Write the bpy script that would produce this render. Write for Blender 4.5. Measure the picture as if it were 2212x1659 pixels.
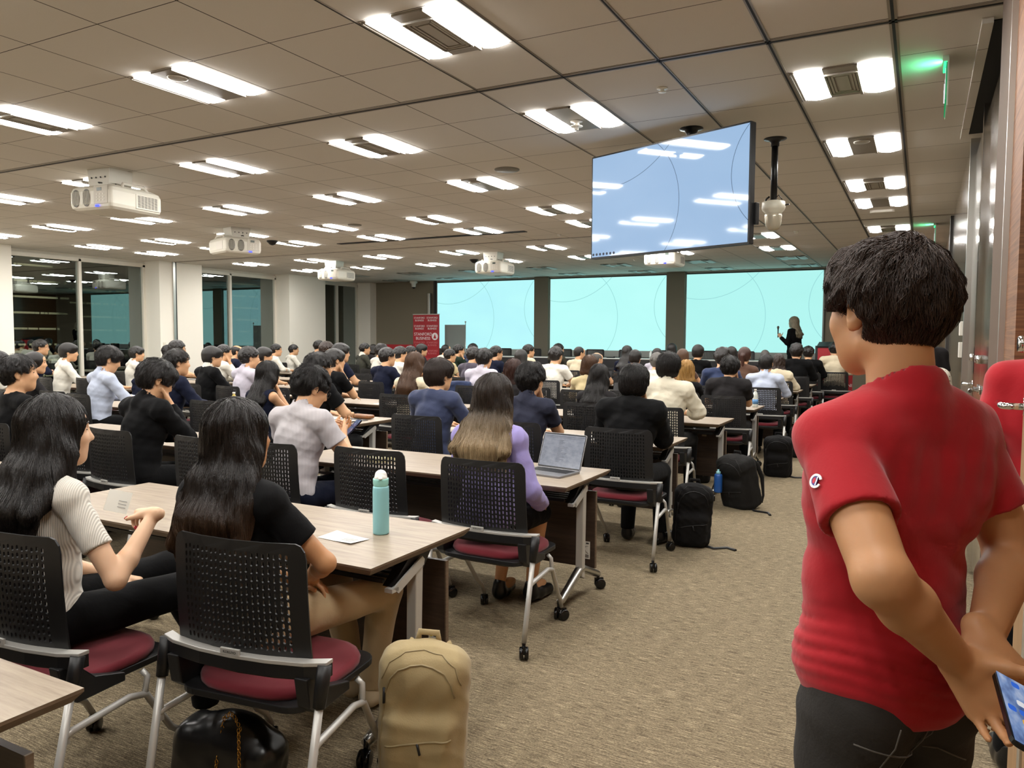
import bpy, bmesh, math, random
import numpy as np
from mathutils import Vector, Matrix
random.seed(7); np.random.seed(7)
for o in list(bpy.data.objects): bpy.data.objects.remove(o)
SC = bpy.context.scene
COL = SC.collection
PI = math.pi
# ---------------------------------------------------------------- camera
CAM_F, CAM_PITCH, CAM_YAW, CAM_ROLL = 1658.0, 0.0599, 0.490, 0.0055
_f = Vector((-math.sin(CAM_YAW)*math.cos(CAM_PITCH), math.cos(CAM_YAW)*math.cos(CAM_PITCH), -math.sin(CAM_PITCH)))
_r0 = Vector((math.cos(CAM_YAW), math.sin(CAM_YAW), 0)); _u0 = _r0.cross(_f)
_r = _r0*math.cos(CAM_ROLL)+_u0*math.sin(CAM_ROLL); _u = -_r0*math.sin(CAM_ROLL)+_u0*math.cos(CAM_ROLL)
cam_d = bpy.data.cameras.new('camera'); cam = bpy.data.objects.new('camera', cam_d); COL.objects.link(cam)
cam_d.sensor_width = 36.0; cam_d.lens = CAM_F/2212.0*36.0; cam_d.clip_start = 0.05; cam_d.clip_end = 3000
cam.matrix_world = Matrix(((_r.x, _u.x, -_f.x, 0), (_r.y, _u.y, -_f.y, 0), (_r.z, _u.z, -_f.z, 1.5), (0, 0, 0, 1)))
SC.camera = cam
# ---------------------------------------------------------------- view, world
SC.view_settings.view_transform = 'Standard'; SC.view_settings.look = 'None'
SC.view_settings.gamma = 1.0; SC.view_settings.use_curve_mapping = False
SC.view_settings.exposure = 0.0
SC.cycles.max_bounces = 6; SC.cycles.diffuse_bounces = 3; SC.cycles.glossy_bounces = 3
SC.cycles.transmission_bounces = 4; SC.cycles.transparent_max_bounces = 8
SC.cycles.use_adaptive_sampling = True; SC.cycles.adaptive_threshold = 0.05
SC.cycles.use_denoising = True; SC.cycles.sample_clamp_indirect = 4.0
W = bpy.data.worlds.new('night_sky'); SC.world = W; W.use_nodes = True
W.node_tree.nodes['Background'].inputs[0].default_value = (0.004, 0.006, 0.008, 1)
W.node_tree.nodes['Background'].inputs[1].default_value = 1.0
LAMP = 47.0      # emission of the lit ceiling tubes
SCREEN = 2.1     # emission of the projected pictures
# ---------------------------------------------------------------- materials
MATS = {}
def lin(c):
    return tuple((x/12.92 if x <= .04045 else ((x+.055)/1.055)**2.4) for x in c)
def rgb(r, g, b): return lin((r/255., g/255., b/255.))
class NT:
    def __init__(s, m):
        s.t = m.node_tree; s.n = s.t.nodes; s.l = s.t.links
        s.b = s.n['Principled BSDF'] if 'Principled BSDF' in s.n else None
    def add(s, ty, **k):
        n = s.n.new(ty)
        for a, v in k.items():
            if a.startswith('i_'):
                key = a[2:]; key = int(key) if key.isdigit() else key.replace('_', ' ')
                n.inputs[key].default_value = v
            else: setattr(n, a, v)
        return n
    def link(s, a, b): s.l.new(a, b)
    def math(s, op, a, b=None, c=None):
        n = s.n.new('ShaderNodeMath'); n.operation = op
        for i, v in enumerate((a, b, c)):
            if v is None: continue
            if isinstance(v, (int, float)): n.inputs[i].default_value = v
            else: s.l.new(v, n.inputs[i])
        return n.outputs[0]
    def mix(s, f, a, b):
        n = s.n.new('ShaderNodeMix'); n.data_type = 'RGBA'
        for i, v in ((0, f), (6, a), (7, b)):
            if isinstance(v, (int, float)): n.inputs[i].default_value = v
            elif isinstance(v, tuple): n.inputs[i].default_value = (v[0], v[1], v[2], 1)
            else: s.l.new(v, n.inputs[i])
        return n.outputs[2]
    def pos(s, scale=(1, 1, 1), coord='Object'):
        t = s.add('ShaderNodeTexCoord'); m = s.add('ShaderNodeMapping'); m.inputs['Scale'].default_value = scale
        s.l.new(t.outputs[coord], m.inputs['Vector']); return m.outputs[0]
    def noise(s, vec, scale, detail=3, rough=.5, dist=0):
        n = s.add('ShaderNodeTexNoise'); n.inputs['Scale'].default_value = scale; n.inputs['Detail'].default_value = detail
        n.inputs['Roughness'].default_value = rough; n.inputs['Distortion'].default_value = dist
        s.l.new(vec, n.inputs['Vector']); return n.outputs[0]
    def ramp(s, f, stops):
        r = s.add('ShaderNodeValToRGB'); s.l.new(f, r.inputs[0]); e = r.color_ramp.elements
        while len(e) < len(stops): e.new(.5)
        for i, (p, c) in enumerate(stops): e[i].position = p; e[i].color = (c[0], c[1], c[2], 1)
        return r.outputs[0]
    def bump(s, h, strength=.3, dist=.01):
        b = s.add('ShaderNodeBump'); b.inputs['Strength'].default_value = strength; b.inputs['Distance'].default_value = dist
        s.l.new(h, b.inputs['Height']); s.l.new(b.outputs[0], s.b.inputs['Normal'])
def mat(name, col=(.5, .5, .5), rough=.6, metal=0.0, spec=.5, fn=None):
    if name in MATS: return MATS[name]
    m = bpy.data.materials.new(name); m.use_nodes = True; t = NT(m)
    t.b.inputs['Base Color'].default_value = (*col, 1); t.b.inputs['Roughness'].default_value = rough
    t.b.inputs['Metallic'].default_value = metal; t.b.inputs['Specular IOR Level'].default_value = spec
    if fn: fn(t)
    MATS[name] = m; return m
def emit(name, col, strength):
    if name in MATS: return MATS[name]
    m = bpy.data.materials.new(name); m.use_nodes = True; t = NT(m); t.n.remove(t.b)
    e = t.add('ShaderNodeEmission'); e.inputs[0].default_value = (*col, 1); e.inputs[1].default_value = strength
    t.link(e.outputs[0], t.n['Material Output'].inputs[0]); MATS[name] = m; return m
def fabric(name, col, bump=.25, scale=60, rough=.85, wr=.35, wscale=7, stripe=None, rib=None, sheen=.15):
    """woven cloth: fine weave bump plus soft creases"""
    def fn(t):
        v = t.pos()
        w = t.noise(v, wscale, 4, .55, .6); f = t.noise(v, scale*4, 2, .6)
        h = t.math('ADD', t.math('MULTIPLY', w, wr*1.6), t.math('MULTIPLY', f, bump*.12))
        if rib:
            sx = t.add('ShaderNodeSeparateXYZ'); t.link(v, sx.inputs[0])
            a = t.math('ADD', sx.outputs[0], t.math('MULTIPLY', sx.outputs[1], .6))
            s_ = t.math('SINE', t.math('MULTIPLY', a, rib))
            h = t.math('ADD', h, t.math('MULTIPLY', s_, .07))
            dk = t.math('MULTIPLY_ADD', s_, .5, .5)
            t.link(t.mix(dk, tuple(x*.72 for x in col), col), t.b.inputs['Base Color'])
        if stripe:
            sx = t.add('ShaderNodeSeparateXYZ'); t.link(v, sx.inputs[0])
            s_ = t.math('GREATER_THAN', t.math('SINE', t.math('MULTIPLY', t.math('ADD', sx.outputs[0], sx.outputs[1]), stripe[0])), .2)
            t.link(t.mix(s_, col, stripe[1]), t.b.inputs['Base Color'])
        t.bump(h, .8, .012)
        t.b.inputs['Sheen Weight'].default_value = sheen if max(col) > .06 else .02
    return mat(name, col, rough, 0, .3 if max(col) > .06 else .12, fn)
# ---------------------------------------------------------------- mesh helpers
class MB:
    """collects simple solids; build() links them as ONE mesh object"""
    def __init__(s): s.v = []; s.f = []; s.mi = []; s.sm = []; s.m = 0
    def add(s, vs, fs, smooth=False):
        o = len(s.v); s.v += [tuple(v) for v in vs]
        for f in fs: s.f.append(tuple(i+o for i in f)); s.mi.append(s.m); s.sm.append(smooth)
        return s
    def box(s, c, d, rz=0, rot=None, taper=None):
        hx, hy, hz = d[0]/2, d[1]/2, d[2]/2
        R = rot if rot is not None else Matrix.Rotation(rz, 3, 'Z')
        vs = []
        for z in (-1, 1):
            k = taper if (taper and z > 0) else 1
            for x, y in ((-1, -1), (1, -1), (1, 1), (-1, 1)):
                vs.append(Vector(c)+R@Vector((x*hx*k, y*hy*k, z*hz)))
        return s.add(vs, [(3, 2, 1, 0), (4, 5, 6, 7), (0, 1, 5, 4), (1, 2, 6, 5), (2, 3, 7, 6), (3, 0, 4, 7)])
    def bbox(s, lo, hi): return s.box([(a+b)/2 for a, b in zip(lo, hi)], [abs(b-a) for a, b in zip(lo, hi)])
    def tube(s, pts, r, n=8, cap=True, sx=1.0):
        pts = [Vector(p) for p in pts]; rs = r if isinstance(r, (list, tuple)) else [r]*len(pts)
        vs = []; fs = []; up = None
        for i, p in enumerate(pts):
            a = pts[max(i-1, 0)]; b = pts[min(i+1, len(pts)-1)]; d = (b-a).normalized()
            if up is None:
                up = Vector((0, 0, 1)) if abs(d.z) < .9 else Vector((0, 1, 0))
            x = d.cross(up)
            if x.length < 1e-5: x = d.cross(Vector((1, 0, 0)))
            x.normalize(); y = x.cross(d).normalized(); up = y
            for k in range(n):
                t = 2*PI*k/n; vs.append(p+(x*math.cos(t)*sx+y*math.sin(t))*rs[i])
        for i in range(len(pts)-1):
            for k in range(n):
                a = i*n+k; b = i*n+(k+1) % n; fs.append((a, b, b+n, a+n))
        s.add(vs, fs, True)
        if cap:
            o = len(s.v)-len(vs)
            s.f.append(tuple(o+k for k in reversed(range(n)))); s.mi.append(s.m); s.sm.append(False)
            s.f.append(tuple(o+(len(pts)-1)*n+k for k in range(n))); s.mi.append(s.m); s.sm.append(False)
        return s
    def lathe(s, prof, c=(0, 0, 0), n=24, axis='Z', smooth=True):
        vs = []; fs = []
        for r, h in prof:
            for k in range(n):
                t = 2*PI*k/n; p = (r*math.cos(t), r*math.sin(t), h)
                if axis == 'X': p = (h, p[0], p[1])
                if axis == 'Y': p = (p[1], h, p[0])
                vs.append((p[0]+c[0], p[1]+c[1], p[2]+c[2]))
        for i in range(len(prof)-1):
            for k in range(n):
                a = i*n+k; b = i*n+(k+1) % n; fs.append((a, b, b+n, a+n))
        s.add(vs, fs, smooth)
        o = len(s.v)-len(vs)
        if prof[0][0] > 1e-6: s.f.append(tuple(o+k for k in reversed(range(n)))); s.mi.append(s.m); s.sm.append(False)
        if prof[-1][0] > 1e-6: s.f.append(tuple(o+(len(prof)-1)*n+k for k in range(n))); s.mi.append(s.m); s.sm.append(False)
        return s
    def prism(s, poly, z0, z1, plane='XY', smooth=False):
        """poly extruded; plane gives the two axes poly lives in"""
        n = len(poly)
        def P(a, b, c):
            return {'XY': (a, b, c), 'XZ': (a, c, b), 'YZ': (c, a, b)}[plane]
        vs = [P(a, b, z0) for a, b in poly]+[P(a, b, z1) for a, b in poly]
        fs = [tuple(reversed(range(n))), tuple(range(n, 2*n))]+[(i, (i+1) % n, (i+1) % n+n, i+n) for i in range(n)]
        return s.add(vs, fs, smooth)
    def mesh(s, name, mats):
        me = bpy.data.meshes.new(name); me.from_pydata(s.v, [], s.f)
        if not isinstance(mats, (list, tuple)): mats = [mats]
        for m in mats: me.materials.append(m)
        me.polygons.foreach_set('material_index', s.mi); me.polygons.foreach_set('use_smooth', s.sm)
        bm = bmesh.new(); bm.from_mesh(me); bmesh.ops.recalc_face_normals(bm, faces=bm.faces); bm.to_mesh(me); bm.free()
        me.update(); return me
    def build(s, name, mats, parent=None, bevel=0, loc=None, rz=0):
        o = bpy.data.objects.new(name, s.mesh(name, mats)); COL.objects.link(o)
        if parent: o.parent = parent
        if loc: o.location = loc
        if rz: o.rotation_euler.z = rz
        if bevel:
            b = o.modifiers.new('bevel', 'BEVEL'); b.width = bevel; b.segments = 2; b.limit_method = 'ANGLE'; b.angle_limit = .6
        return o
def tag(o, label=None, cat=None, group=None, kind=None):
    if label: o['label'] = label
    if cat: o['category'] = cat
    if group: o['group'] = group
    if kind: o['kind'] = kind
    return o
def thing(name, label, cat, loc=(0, 0, 0), rz=0, group=None):
    o = bpy.data.objects.new(name, None); COL.objects.link(o); o.empty_display_size = .1
    o.location = loc; o.rotation_euler = (0, 0, rz); return tag(o, label, cat, group)
def struct(o): o['kind'] = 'structure'; return o
def copy_tree(o, parent=None):
    c = o.copy(); COL.objects.link(c)
    if parent: c.parent = parent
    for ch in [x for x in KIDS.get(o.name, [])]: copy_tree(ch, c)
    return c
KIDS = {}
def index_kids(root):
    for ch in root.children: KIDS.setdefault(root.name, []).append(ch); index_kids(ch)
def rrect(w, h, r, n=5, cx=0, cy=0):
    out = []
    for (sx, sy, a0) in ((1, 1, 0), (-1, 1, PI/2), (-1, -1, PI), (1, -1, 1.5*PI)):
        for i in range(n+1):
            a = a0+PI/2*i/n; out.append((cx+sx*(w/2-r)+r*math.cos(a), cy+sy*(h/2-r)+r*math.sin(a)))
    return out
def text_obj(name, body, size, mtl, parent=None, mat4=None, ext=.001, align='CENTER'):
    cu = bpy.data.curves.new(name, 'FONT'); cu.body = body; cu.size = size; cu.extrude = ext; cu.align_x = align; cu.align_y = 'CENTER'
    tmp = bpy.data.objects.new(name+'_tmp', cu); COL.objects.link(tmp)
    bpy.context.view_layer.update()
    me = bpy.data.meshes.new_from_object(tmp.evaluated_get(bpy.context.evaluated_depsgraph_get()))
    bpy.data.objects.remove(tmp); me.materials.clear(); me.materials.append(mtl)
    o = bpy.data.objects.new(name, me); COL.objects.link(o)
    if parent: o.parent = parent
    if mat4 is not None: o.matrix_local = mat4
    return o
# ================================================================ the room
XR, XL, YF, YB, ZC = 0.30, -14.85, 18.30, -2.6, 3.10
GX0, GX, GY0, GY = -0.785, 0.603, 3.160, 0.5933
def carpet(t):
    v = t.pos((1, 1, 1)); sx = t.add('ShaderNodeSeparateXYZ'); t.link(v, sx.inputs[0])
    st = t.pos((14, 230, 1)); n1 = t.noise(st, 1.0, 4, .7)
    st2 = t.pos((110, 420, 1)); n2 = t.noise(st2, 1.0, 3, .7)
    n3 = t.noise(v, 3.0, 3, .5)
    f = t.math('ADD', t.math('MULTIPLY', n1, .55), t.math('MULTIPLY', n2, .45))
    c = t.ramp(f, [(.36, rgb(60, 52, 41)), (.47, rgb(110, 98, 79)), (.54, rgb(146, 132, 107)), (.64, rgb(206, 190, 158))])
    t.link(c, t.b.inputs['Base Color']); t.bump(f, .6, .004)
M_carpet = mat('carpet_brown_striped', rough=.95, spec=.1, fn=carpet)
def ceil_fn(t):
    v = t.pos(); sx = t.add('ShaderNodeSeparateXYZ'); t.link(v, sx.inputs[0])
    def lines(o, x0, g, w):
        a = t.math('DIVIDE', t.math('SUBTRACT', o, x0-50*g), g)
        fr = t.math('FRACT', a); d = t.math('MINIMUM', fr, t.math('SUBTRACT', 1.0, fr))
        return t.math('LESS_THAN', d, w/g)
    m = t.math('MAXIMUM', lines(sx.outputs[0], GX0, GX, .0035), lines(sx.outputs[1], GY0, GY, .0028))
    n = t.noise(v, 160, 3, .7)
    base = t.mix(t.math('MULTIPLY', n, .35), rgb(216, 211, 202), rgb(196, 190, 180))
    t.link(t.mix(m, base, rgb(62, 54, 46)), t.b.inputs['Base Color'])
    t.bump(t.math('SUBTRACT', t.math('MULTIPLY', n, .2), m), .5, .004)
M_ceil = mat('ceiling_mineral_tile', rough=.95, spec=.1, fn=ceil_fn)
M_white = mat('wall_paint_white', rgb(240, 235, 222), .8, 0, .3, lambda t: t.bump(t.noise(t.pos(), 90, 3), .15, .003))
M_taupe = mat('wall_panel_taupe', rgb(134, 126, 108), .75, 0, .3, lambda t: t.bump(t.noise(t.pos(), 120, 3), .2, .003))
M_pillar = mat('wall_fabric_grey', rgb(112, 108, 94), .8, 0, .3)
M_alum = mat('aluminium', rgb(196, 194, 188), .35, .9)
M_chrome = mat('chrome', rgb(225, 225, 225), .08, 1.0)
M_steel = mat('brushed_steel', rgb(190, 188, 182), .28, 1.0)
M_blackm = mat('black_metal', rgb(16, 16, 17), .35, .3)
M_dark = mat('dark_trim', rgb(44, 40, 36), .5)
M_frame = mat('window_frame_grey', rgb(222, 216, 202), .45, .2)
def wood(name, c0, c1, c2, sc=(1.2, 1.2, 26), rough=.45, axis=None, coat=0.0):
    def fn(t):
        v = t.pos(sc); n = t.noise(v, 1.6, 5, .6, .4); n2 = t.noise(v, 9, 3, .6)
        f = t.math('ADD', t.math('MULTIPLY', n, .7), t.math('MULTIPLY', n2, .3))
        t.link(t.ramp(f, [(.3, c0), (.5, c1), (.7, c2)]), t.b.inputs['Base Color'])
        t.b.inputs['Coat Weight'].default_value = coat; t.b.inputs['Coat Roughness'].default_value = .12
    return mat(name, c1, rough, 0, .5, fn)
M_wallwood = wood('wall_wood_brown', rgb(78, 52, 33), rgb(112, 78, 50), rgb(138, 100, 66), (1, 1, 60), .35, coat=.8)
M_wallgloss = wood('wall_wood_polished', rgb(86, 74, 60), rgb(104, 90, 72), rgb(120, 104, 84), (1, 22, 1), .22, coat=1.0)
M_doorwood = wood('door_wood_tan', rgb(132, 100, 68), rgb(154, 120, 84), rgb(172, 138, 100), (40, 40, 1.5), .5)

struct(MB().bbox((XL-1, YB, -.2), (XR+1.5, YF+.6, 0)).build('floor', M_carpet))
struct(MB().bbox((XL-1, YB, ZC), (XR+1.5, YF+.6, ZC+.2)).build('ceiling', M_ceil))
struct(MB().bbox((XL-1, YB-.2, 0), (XR+1.5, YB, ZC)).build('wall_back', M_taupe))
struct(MB().bbox((XL-1, YF, 0), (XR+1.5, YF+.3, ZC)).build('wall_front', M_taupe))
# grey fabric pillars of the front wall between and beside the screens
SX = [(-12.14, -9.03), (-8.62, -5.47), (-5.03, -1.93)]
k = 1
for a, b in ((-9.03, -8.62), (-5.47, -5.03)):
    struct(MB().bbox((a+.0, YF-.16, 0), (b-.0, YF, ZC)).build('wall_front_pillar_%d' % k, M_pillar)); k += 1
struct(MB().bbox((-12.24, YF-.10, .0), (-12.16, YF, ZC)).build('trim_20', M_dark))
struct(MB().bbox((-1.90, YF-.05, .0), (XR, YF, ZC)).build('wall_front_panel', M_taupe))
# header band over the screens and the grey shelf wall below them
M_head = mat('header_grey', rgb(150, 150, 142), .7)
for i, (a, b) in enumerate(SX):
    struct(MB().bbox((a, YF-.09, 3.04), (b, YF, ZC)).build('trim_%d' % (21+i), M_head))
    struct(MB().bbox((a, YF-.12, 0), (b, YF, 1.02)).build('wall_front_lower_%d' % (i+1), M_taupe))
# ceiling tracks (slots between panels)
M_slot = mat('ceiling_track_metal', rgb(150, 140, 126), .45, .5)
M_slotd = mat('ceiling_track_gap', rgb(20, 18, 16), .7)
def track(n, p0, p1, w=.05):
    b = MB(); (x0, y0), (x1, y1) = p0, p1
    dx, dy = (w/2, 0) if abs(x1-x0) < 1e-6 else (0, w/2)
    b.m = 0; b.bbox((min(x0, x1)-dx, min(y0, y1)-dy, ZC-.006), (max(x0, x1)+dx, max(y0, y1)+dy, ZC))
    dx *= .36; dy *= .36
    b.m = 1; b.bbox((min(x0, x1)-dx, min(y0, y1)-dy, ZC-.0075), (max(x0, x1)+dx, max(y0, y1)+dy, ZC-.005))
    struct(b.build('trim_%d' % n, [M_slot, M_slotd]))
track(1, (XL, 4.38), (XR, 4.38), .055); track(2, (XL, 11.32), (XR, 11.32), .05)
track(3, (GX0+GX, YB), (GX0+GX, YF), .04); track(4, (GX0, YB), (GX0, YF), .03); track(5, (GX0-GX, YB), (GX0-GX, YF), .022)
track(6, (GX0-2*GX, YB), (GX0-2*GX, YF), .018)
track(7, (GX0-3*GX, YB), (GX0-3*GX, YF), .014)
# linear air slots
struct(MB().bbox((-8.9, 10.28, ZC-.01), (-5.3, 10.40, ZC)).build('trim_8', M_slotd))
# ---------------- left wall: columns and windows
XC = -14.35
def seg(n, y0, y1, x=XC): struct(MB().bbox((XL-.6, y0, 0), (x, y1, ZC)).build('wall_left_column_%d' % n, M_white))
seg(1, YB, 7.95); seg(2, 10.95, 12.05); seg(3, 14.75, 16.10); seg(4, 18.02, YF)
struct(MB().bbox((XC, 11.27, 0), (XC+.03, 11.33, ZC)).build('trim_30', M_alum))
struct(MB().bbox((XC, 11.33, 0), (XC+.012, 11.37, ZC)).build('trim_31', M_blackm))
def glass_fn():
    m = bpy.data.materials.new('window_glass'); m.use_nodes = True; t = NT(m); t.n.remove(t.b)
    g = t.add('ShaderNodeBsdfGlossy'); g.inputs['Roughness'].default_value = .0; g.inputs['Color'].default_value = (.92, 1, .98, 1)
    tr = t.add('ShaderNodeBsdfTransparent'); tr.inputs[0].default_value = (.62, .68, .66, 1)
    lw = t.add('ShaderNodeFresnel'); lw.inputs[0].default_value = 1.9
    f = t.math('MINIMUM', t.math('MULTIPLY_ADD', lw.outputs[0], 1.7, .02), .95)
    mx = t.add('ShaderNodeMixShader'); t.link(f, mx.inputs[0]); t.link(tr.outputs[0], mx.inputs[1]); t.link(g.outputs[0], mx.inputs[2])
    t.link(mx.outputs[0], t.n['Material Output'].inputs[0]); return m
M_glass = glass_fn()
def window(n, y0, y1, ym, z1=3.02):
    fr = MB(); w = .06; x0, x1 = XL-.05, XL+.05
    for a, b in ((y0, y0+w), (y1-w, y1), (ym-w/2, ym+w/2)): fr.bbox((x0, a, .12), (x1, b, z1))
    fr.bbox((x0, y0, z1-.05), (x1, y1, z1+.03)); fr.bbox((x0, y0, .06), (x1+.04, y1, .14))
    o = struct(fr.build('window_%d' % n, M_frame, bevel=.004))
    gl = MB(); gl.bbox((XL-.012, y0+.02, .13), (XL-.006, ym, z1)); gl.bbox((XL-.012, ym, .13), (XL-.006, y1-.02, z1))
    gl.build('glass', M_glass, parent=o)
    struct(MB().bbox((XL-.3, y0, 0), (XL+.02, y1, .07)).build('wall_left_sill_%d' % n, M_frame))
    struct(MB().bbox((XL-.3, y0, z1+.03), (XL+.02, y1, ZC)).build('wall_left_header_%d' % n, M_white))
window(1, 7.90, 10.95, 9.50); window(2, 12.05, 14.75, 13.27); window(3, 16.10, 18.02, 17.12)
# side returns with little switch plates
M_plate = mat('switch_plastic', rgb(222, 216, 200), .4)
for i, y in enumerate((11.02, 14.82)):
    p = MB().box((XC+.006, y+.02, 1.30), (.012, .06, .13)); p.box((XC+.014, y+.02, 1.32), (.008, .03, .05))
    tag(p.build('wall_switch', M_plate, bevel=.002), ['small white switch plate on the column between first and second window',
        'small white switch plate on the column between second and third window'][i], 'switch')
# ---------------- right wall: polished wood with tall doors
struct(MB().bbox((XR, 12.3, 0), (XR+.2, YF, ZC)).build('wall_right_front', M_wallwood))
struct(MB().bbox((XR, 7.25, 0), (XR+.2, 11.6, ZC)).build('wall_right', M_wallgloss))
struct(MB().bbox((XR, 11.6, 0), (XR+.2, 12.3, ZC)).build('wall_right_pier', M_dark))
struct(MB().bbox((XR-.03, 11.45, 0), (XR+.1, 11.6, ZC)).build('trim_40', M_dark))
struct(MB().bbox((XR-.015, 12.3, 0), (XR+.01, 12.36, ZC)).build('trim_41', M_steel))
# dark door pocket up to the ceiling
struct(MB().bbox((XR-.05, 4.60, ZC-.006), (XR+.25, 7.0, ZC-.001)).build('trim_42', M_slotd))
struct(MB().bbox((XR-.09, 4.55, ZC-.03), (XR-.04, 7.05, ZC)).build('trim_43', M_ceil))
struct(MB().bbox((XR+.2, 4.2, 0), (XR+.3, 7.3, ZC)).build('wall_right_recess', M_wallgloss))
def door(n, y0, y1, x, mtl, hand, hz=1.05, lab='', strip=None):
    d = MB().bbox((x, y0, .01), (x+.045, y1, 2.98)); o = struct(d.build('door_%d' % n, mtl, bevel=.002))
    if strip: MB().bbox((x-.006, strip, .01), (x+.0, strip+.06, 2.98)).build('edge_strip', M_alum, parent=o)
    h = MB(); yy, s = hand
    h.lathe([(.026, 0), (.026, .012), (.011, .014), (.011, .05)], (0, 0, 0), 16, 'X')
    hb = MB()
    hb.lathe([(.027, -.010), (.027, 0)], (x, yy, hz), 20, 'X')
    hb.tube([(x, yy, hz), (x-.045, yy, hz), (x-.058, yy+s*.012, hz), (x-.062, yy+s*.03, hz), (x-.062, yy+s*.14, hz)], .0105, 12)
    hb.build('handle', M_chrome, parent=o)
    MB().lathe([(.022, -.03), (.026, -.02), (.026, 0)], (x, yy, hz+.19), 18, 'X').build('lock', M_chrome, parent=o)
    return o
door(1, 5.75, 7.2, XR+.03, M_wallgloss, (6.35, 1), 1.19)
door(2, 4.35, 5.72, XR+.03, M_wallgloss, (5.6, -1), 1.19)
struct(MB().bbox((XR-.005, 5.70, 0), (XR+.06, 5.77, 2.98)).build('trim_44', M_chrome))
struct(MB().bbox((XR-.012, 7.18, 0), (XR+.08, 7.26, ZC)).build('trim_45', M_steel))
struct(MB().bbox((XR-.012, 4.30, 0), (XR+.10, 4.36, ZC)).build('trim_46', M_chrome))
M_brown = mat('door_frame_brown', rgb(96, 78, 64), .75, 0, .2)
M_woodm = wood('wall_wood_matte', rgb(88, 56, 34), rgb(122, 82, 52), rgb(148, 106, 70), (1, 1, 60), .65)
struct(MB().bbox((XR-.02, 3.78, 0), (XR+.3, 4.30, ZC)).build('wall_right_frame', M_brown))
struct(MB().bbox((XR, 3.36, 0), (XR+.3, 3.78, ZC)).build('wall_right_near', M_woodm))
struct(MB().bbox((XR-.022, 3.77, 0), (XR, 3.79, ZC)).build('trim_47', M_alum))
# dim corridor beyond the open near door
struct(MB().bbox((XR+.6, YB, 0), (XR+.7, 3.36, ZC)).build('wall_right_corridor', M_doorwood))
# near door leaf, standing open along the wall
dn = door(3, 1.75, 2.86, XR-.015, M_doorwood, (2.78, 1), 1.30, strip=2.52)
# ================================================================ ceiling lights
M_lamp = emit('lamp_tube_lit', (1.0, .98, .95), LAMP)
M_lampoff = mat('lamp_tube_off', rgb(170, 176, 170), .4)
M_lpanel = mat('light_panel_metal', rgb(150, 142, 130), .4, .4)
M_lvent = mat('vent_metal', rgb(172, 166, 154), .45, .3)
def fixture_mesh(kind, lit):
    pn = MB(); h = .010
    pn.bbox((.185, .0, -h), (.375, .575, 0)); pn.bbox((0.0, 0, -.016), (.012, .575, 0)); pn.bbox((.36, 0, -.016), (.376, .575, 0))
    pn.bbox((.015, -.0, -.012), (.027, .575, 0))
    ds = []
    for x0 in (.030, .388):
        d = MB(); n = 7; w = .155; vs = []; fs = []
        ys = (0.0, .012, .02, .555, .563, .575)
        for j, y in enumerate(ys):
            e = [.55, .85, 1, 1, .85, .55][j]
            for i in range(n+1):
                t = i/n; vs.append((x0+w*t, y, -.006-.016*math.sin(PI*t)*e))
        for j in range(len(ys)-1):
            for i in range(n):
                a = j*(n+1)+i; fs.append((a, a+1, a+n+2, a+n+1))
        d.add(vs, fs, True); ds.append(d)
    ex = None
    if kind == 'vent':
        ex = MB(); cx, cy = .281, .29
        for q, (a, b) in enumerate(((.088, .20), (.070, .182), (.052, .164))):
            for sgn in (-1, 1):
                ex.bbox((cx+sgn*a-.006, cy-b, -.022+q*.002), (cx+sgn*a+.006, cy+b, -.008))
                ex.bbox((cx-a, cy+sgn*b-.006, -.022+q*.002), (cx+a, cy+sgn*b+.006, -.008))
        ex.bbox((cx-.035, cy-.145, -.018), (cx+.035, cy+.145, -.008))
    elif kind == 'speaker':
        ex = MB(); ex.lathe([(.062, -.010), (.060, -.016), (.05, -.018), (0, -.018)], (.281, .12, 0), 28)
    elif kind == 'sprinkler':
        ex = MB(); ex.lathe([(.045, -.010), (.045, -.014), (.02, -.018), (.02, -.045), (.045, -.046), (.045, -.05), (.016, -.052), (.016, -.075), (0, -.075)], (.281, .33, 0), 24)
    return pn.mesh('panel', M_lpanel), [d.mesh('diffuser', M_lamp if lit else M_lampoff) for d in ds], (ex.mesh(kind, M_lvent) if ex else None)
FM = {}
colname = ['right wall', 'hanging television', 'first', 'second', 'third', 'fourth', 'window']
rows_on = [(-6, 'behind the viewer'), (-3, 'over the rear desk'), (0, 'nearest to the viewer'), (3, 'second from the viewer'), (6, 'third from the viewer'),
           (9, 'fourth from the viewer'), (11, 'fifth from the viewer'), (15, 'sixth from the viewer'), (18, 'seventh from the viewer'), (21, 'eighth from the viewer'), (24, 'last before the screens')]
cols = ['column along the wooden right wall', 'column over the aisle by television', 'third column from the right wall', 'fourth column from the right wall',
        'fifth column from the right wall', 'sixth column from the right wall', 'seventh column from the right wall', 'column along the windows']
kindmap = {(0, 3): 'vent', (0, 6): 'speaker', (0, 9): 'vent', (0, 11): 'plain', (0, 15): 'vent', (1, 0): 'vent', (1, 3): 'sprinkler', (2, 0): 'speaker',
           (2, 3): 'vent', (2, 6): 'speaker', (2, 9): 'vent', (3, 3): 'plain', (3, 6): 'speaker'}
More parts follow.
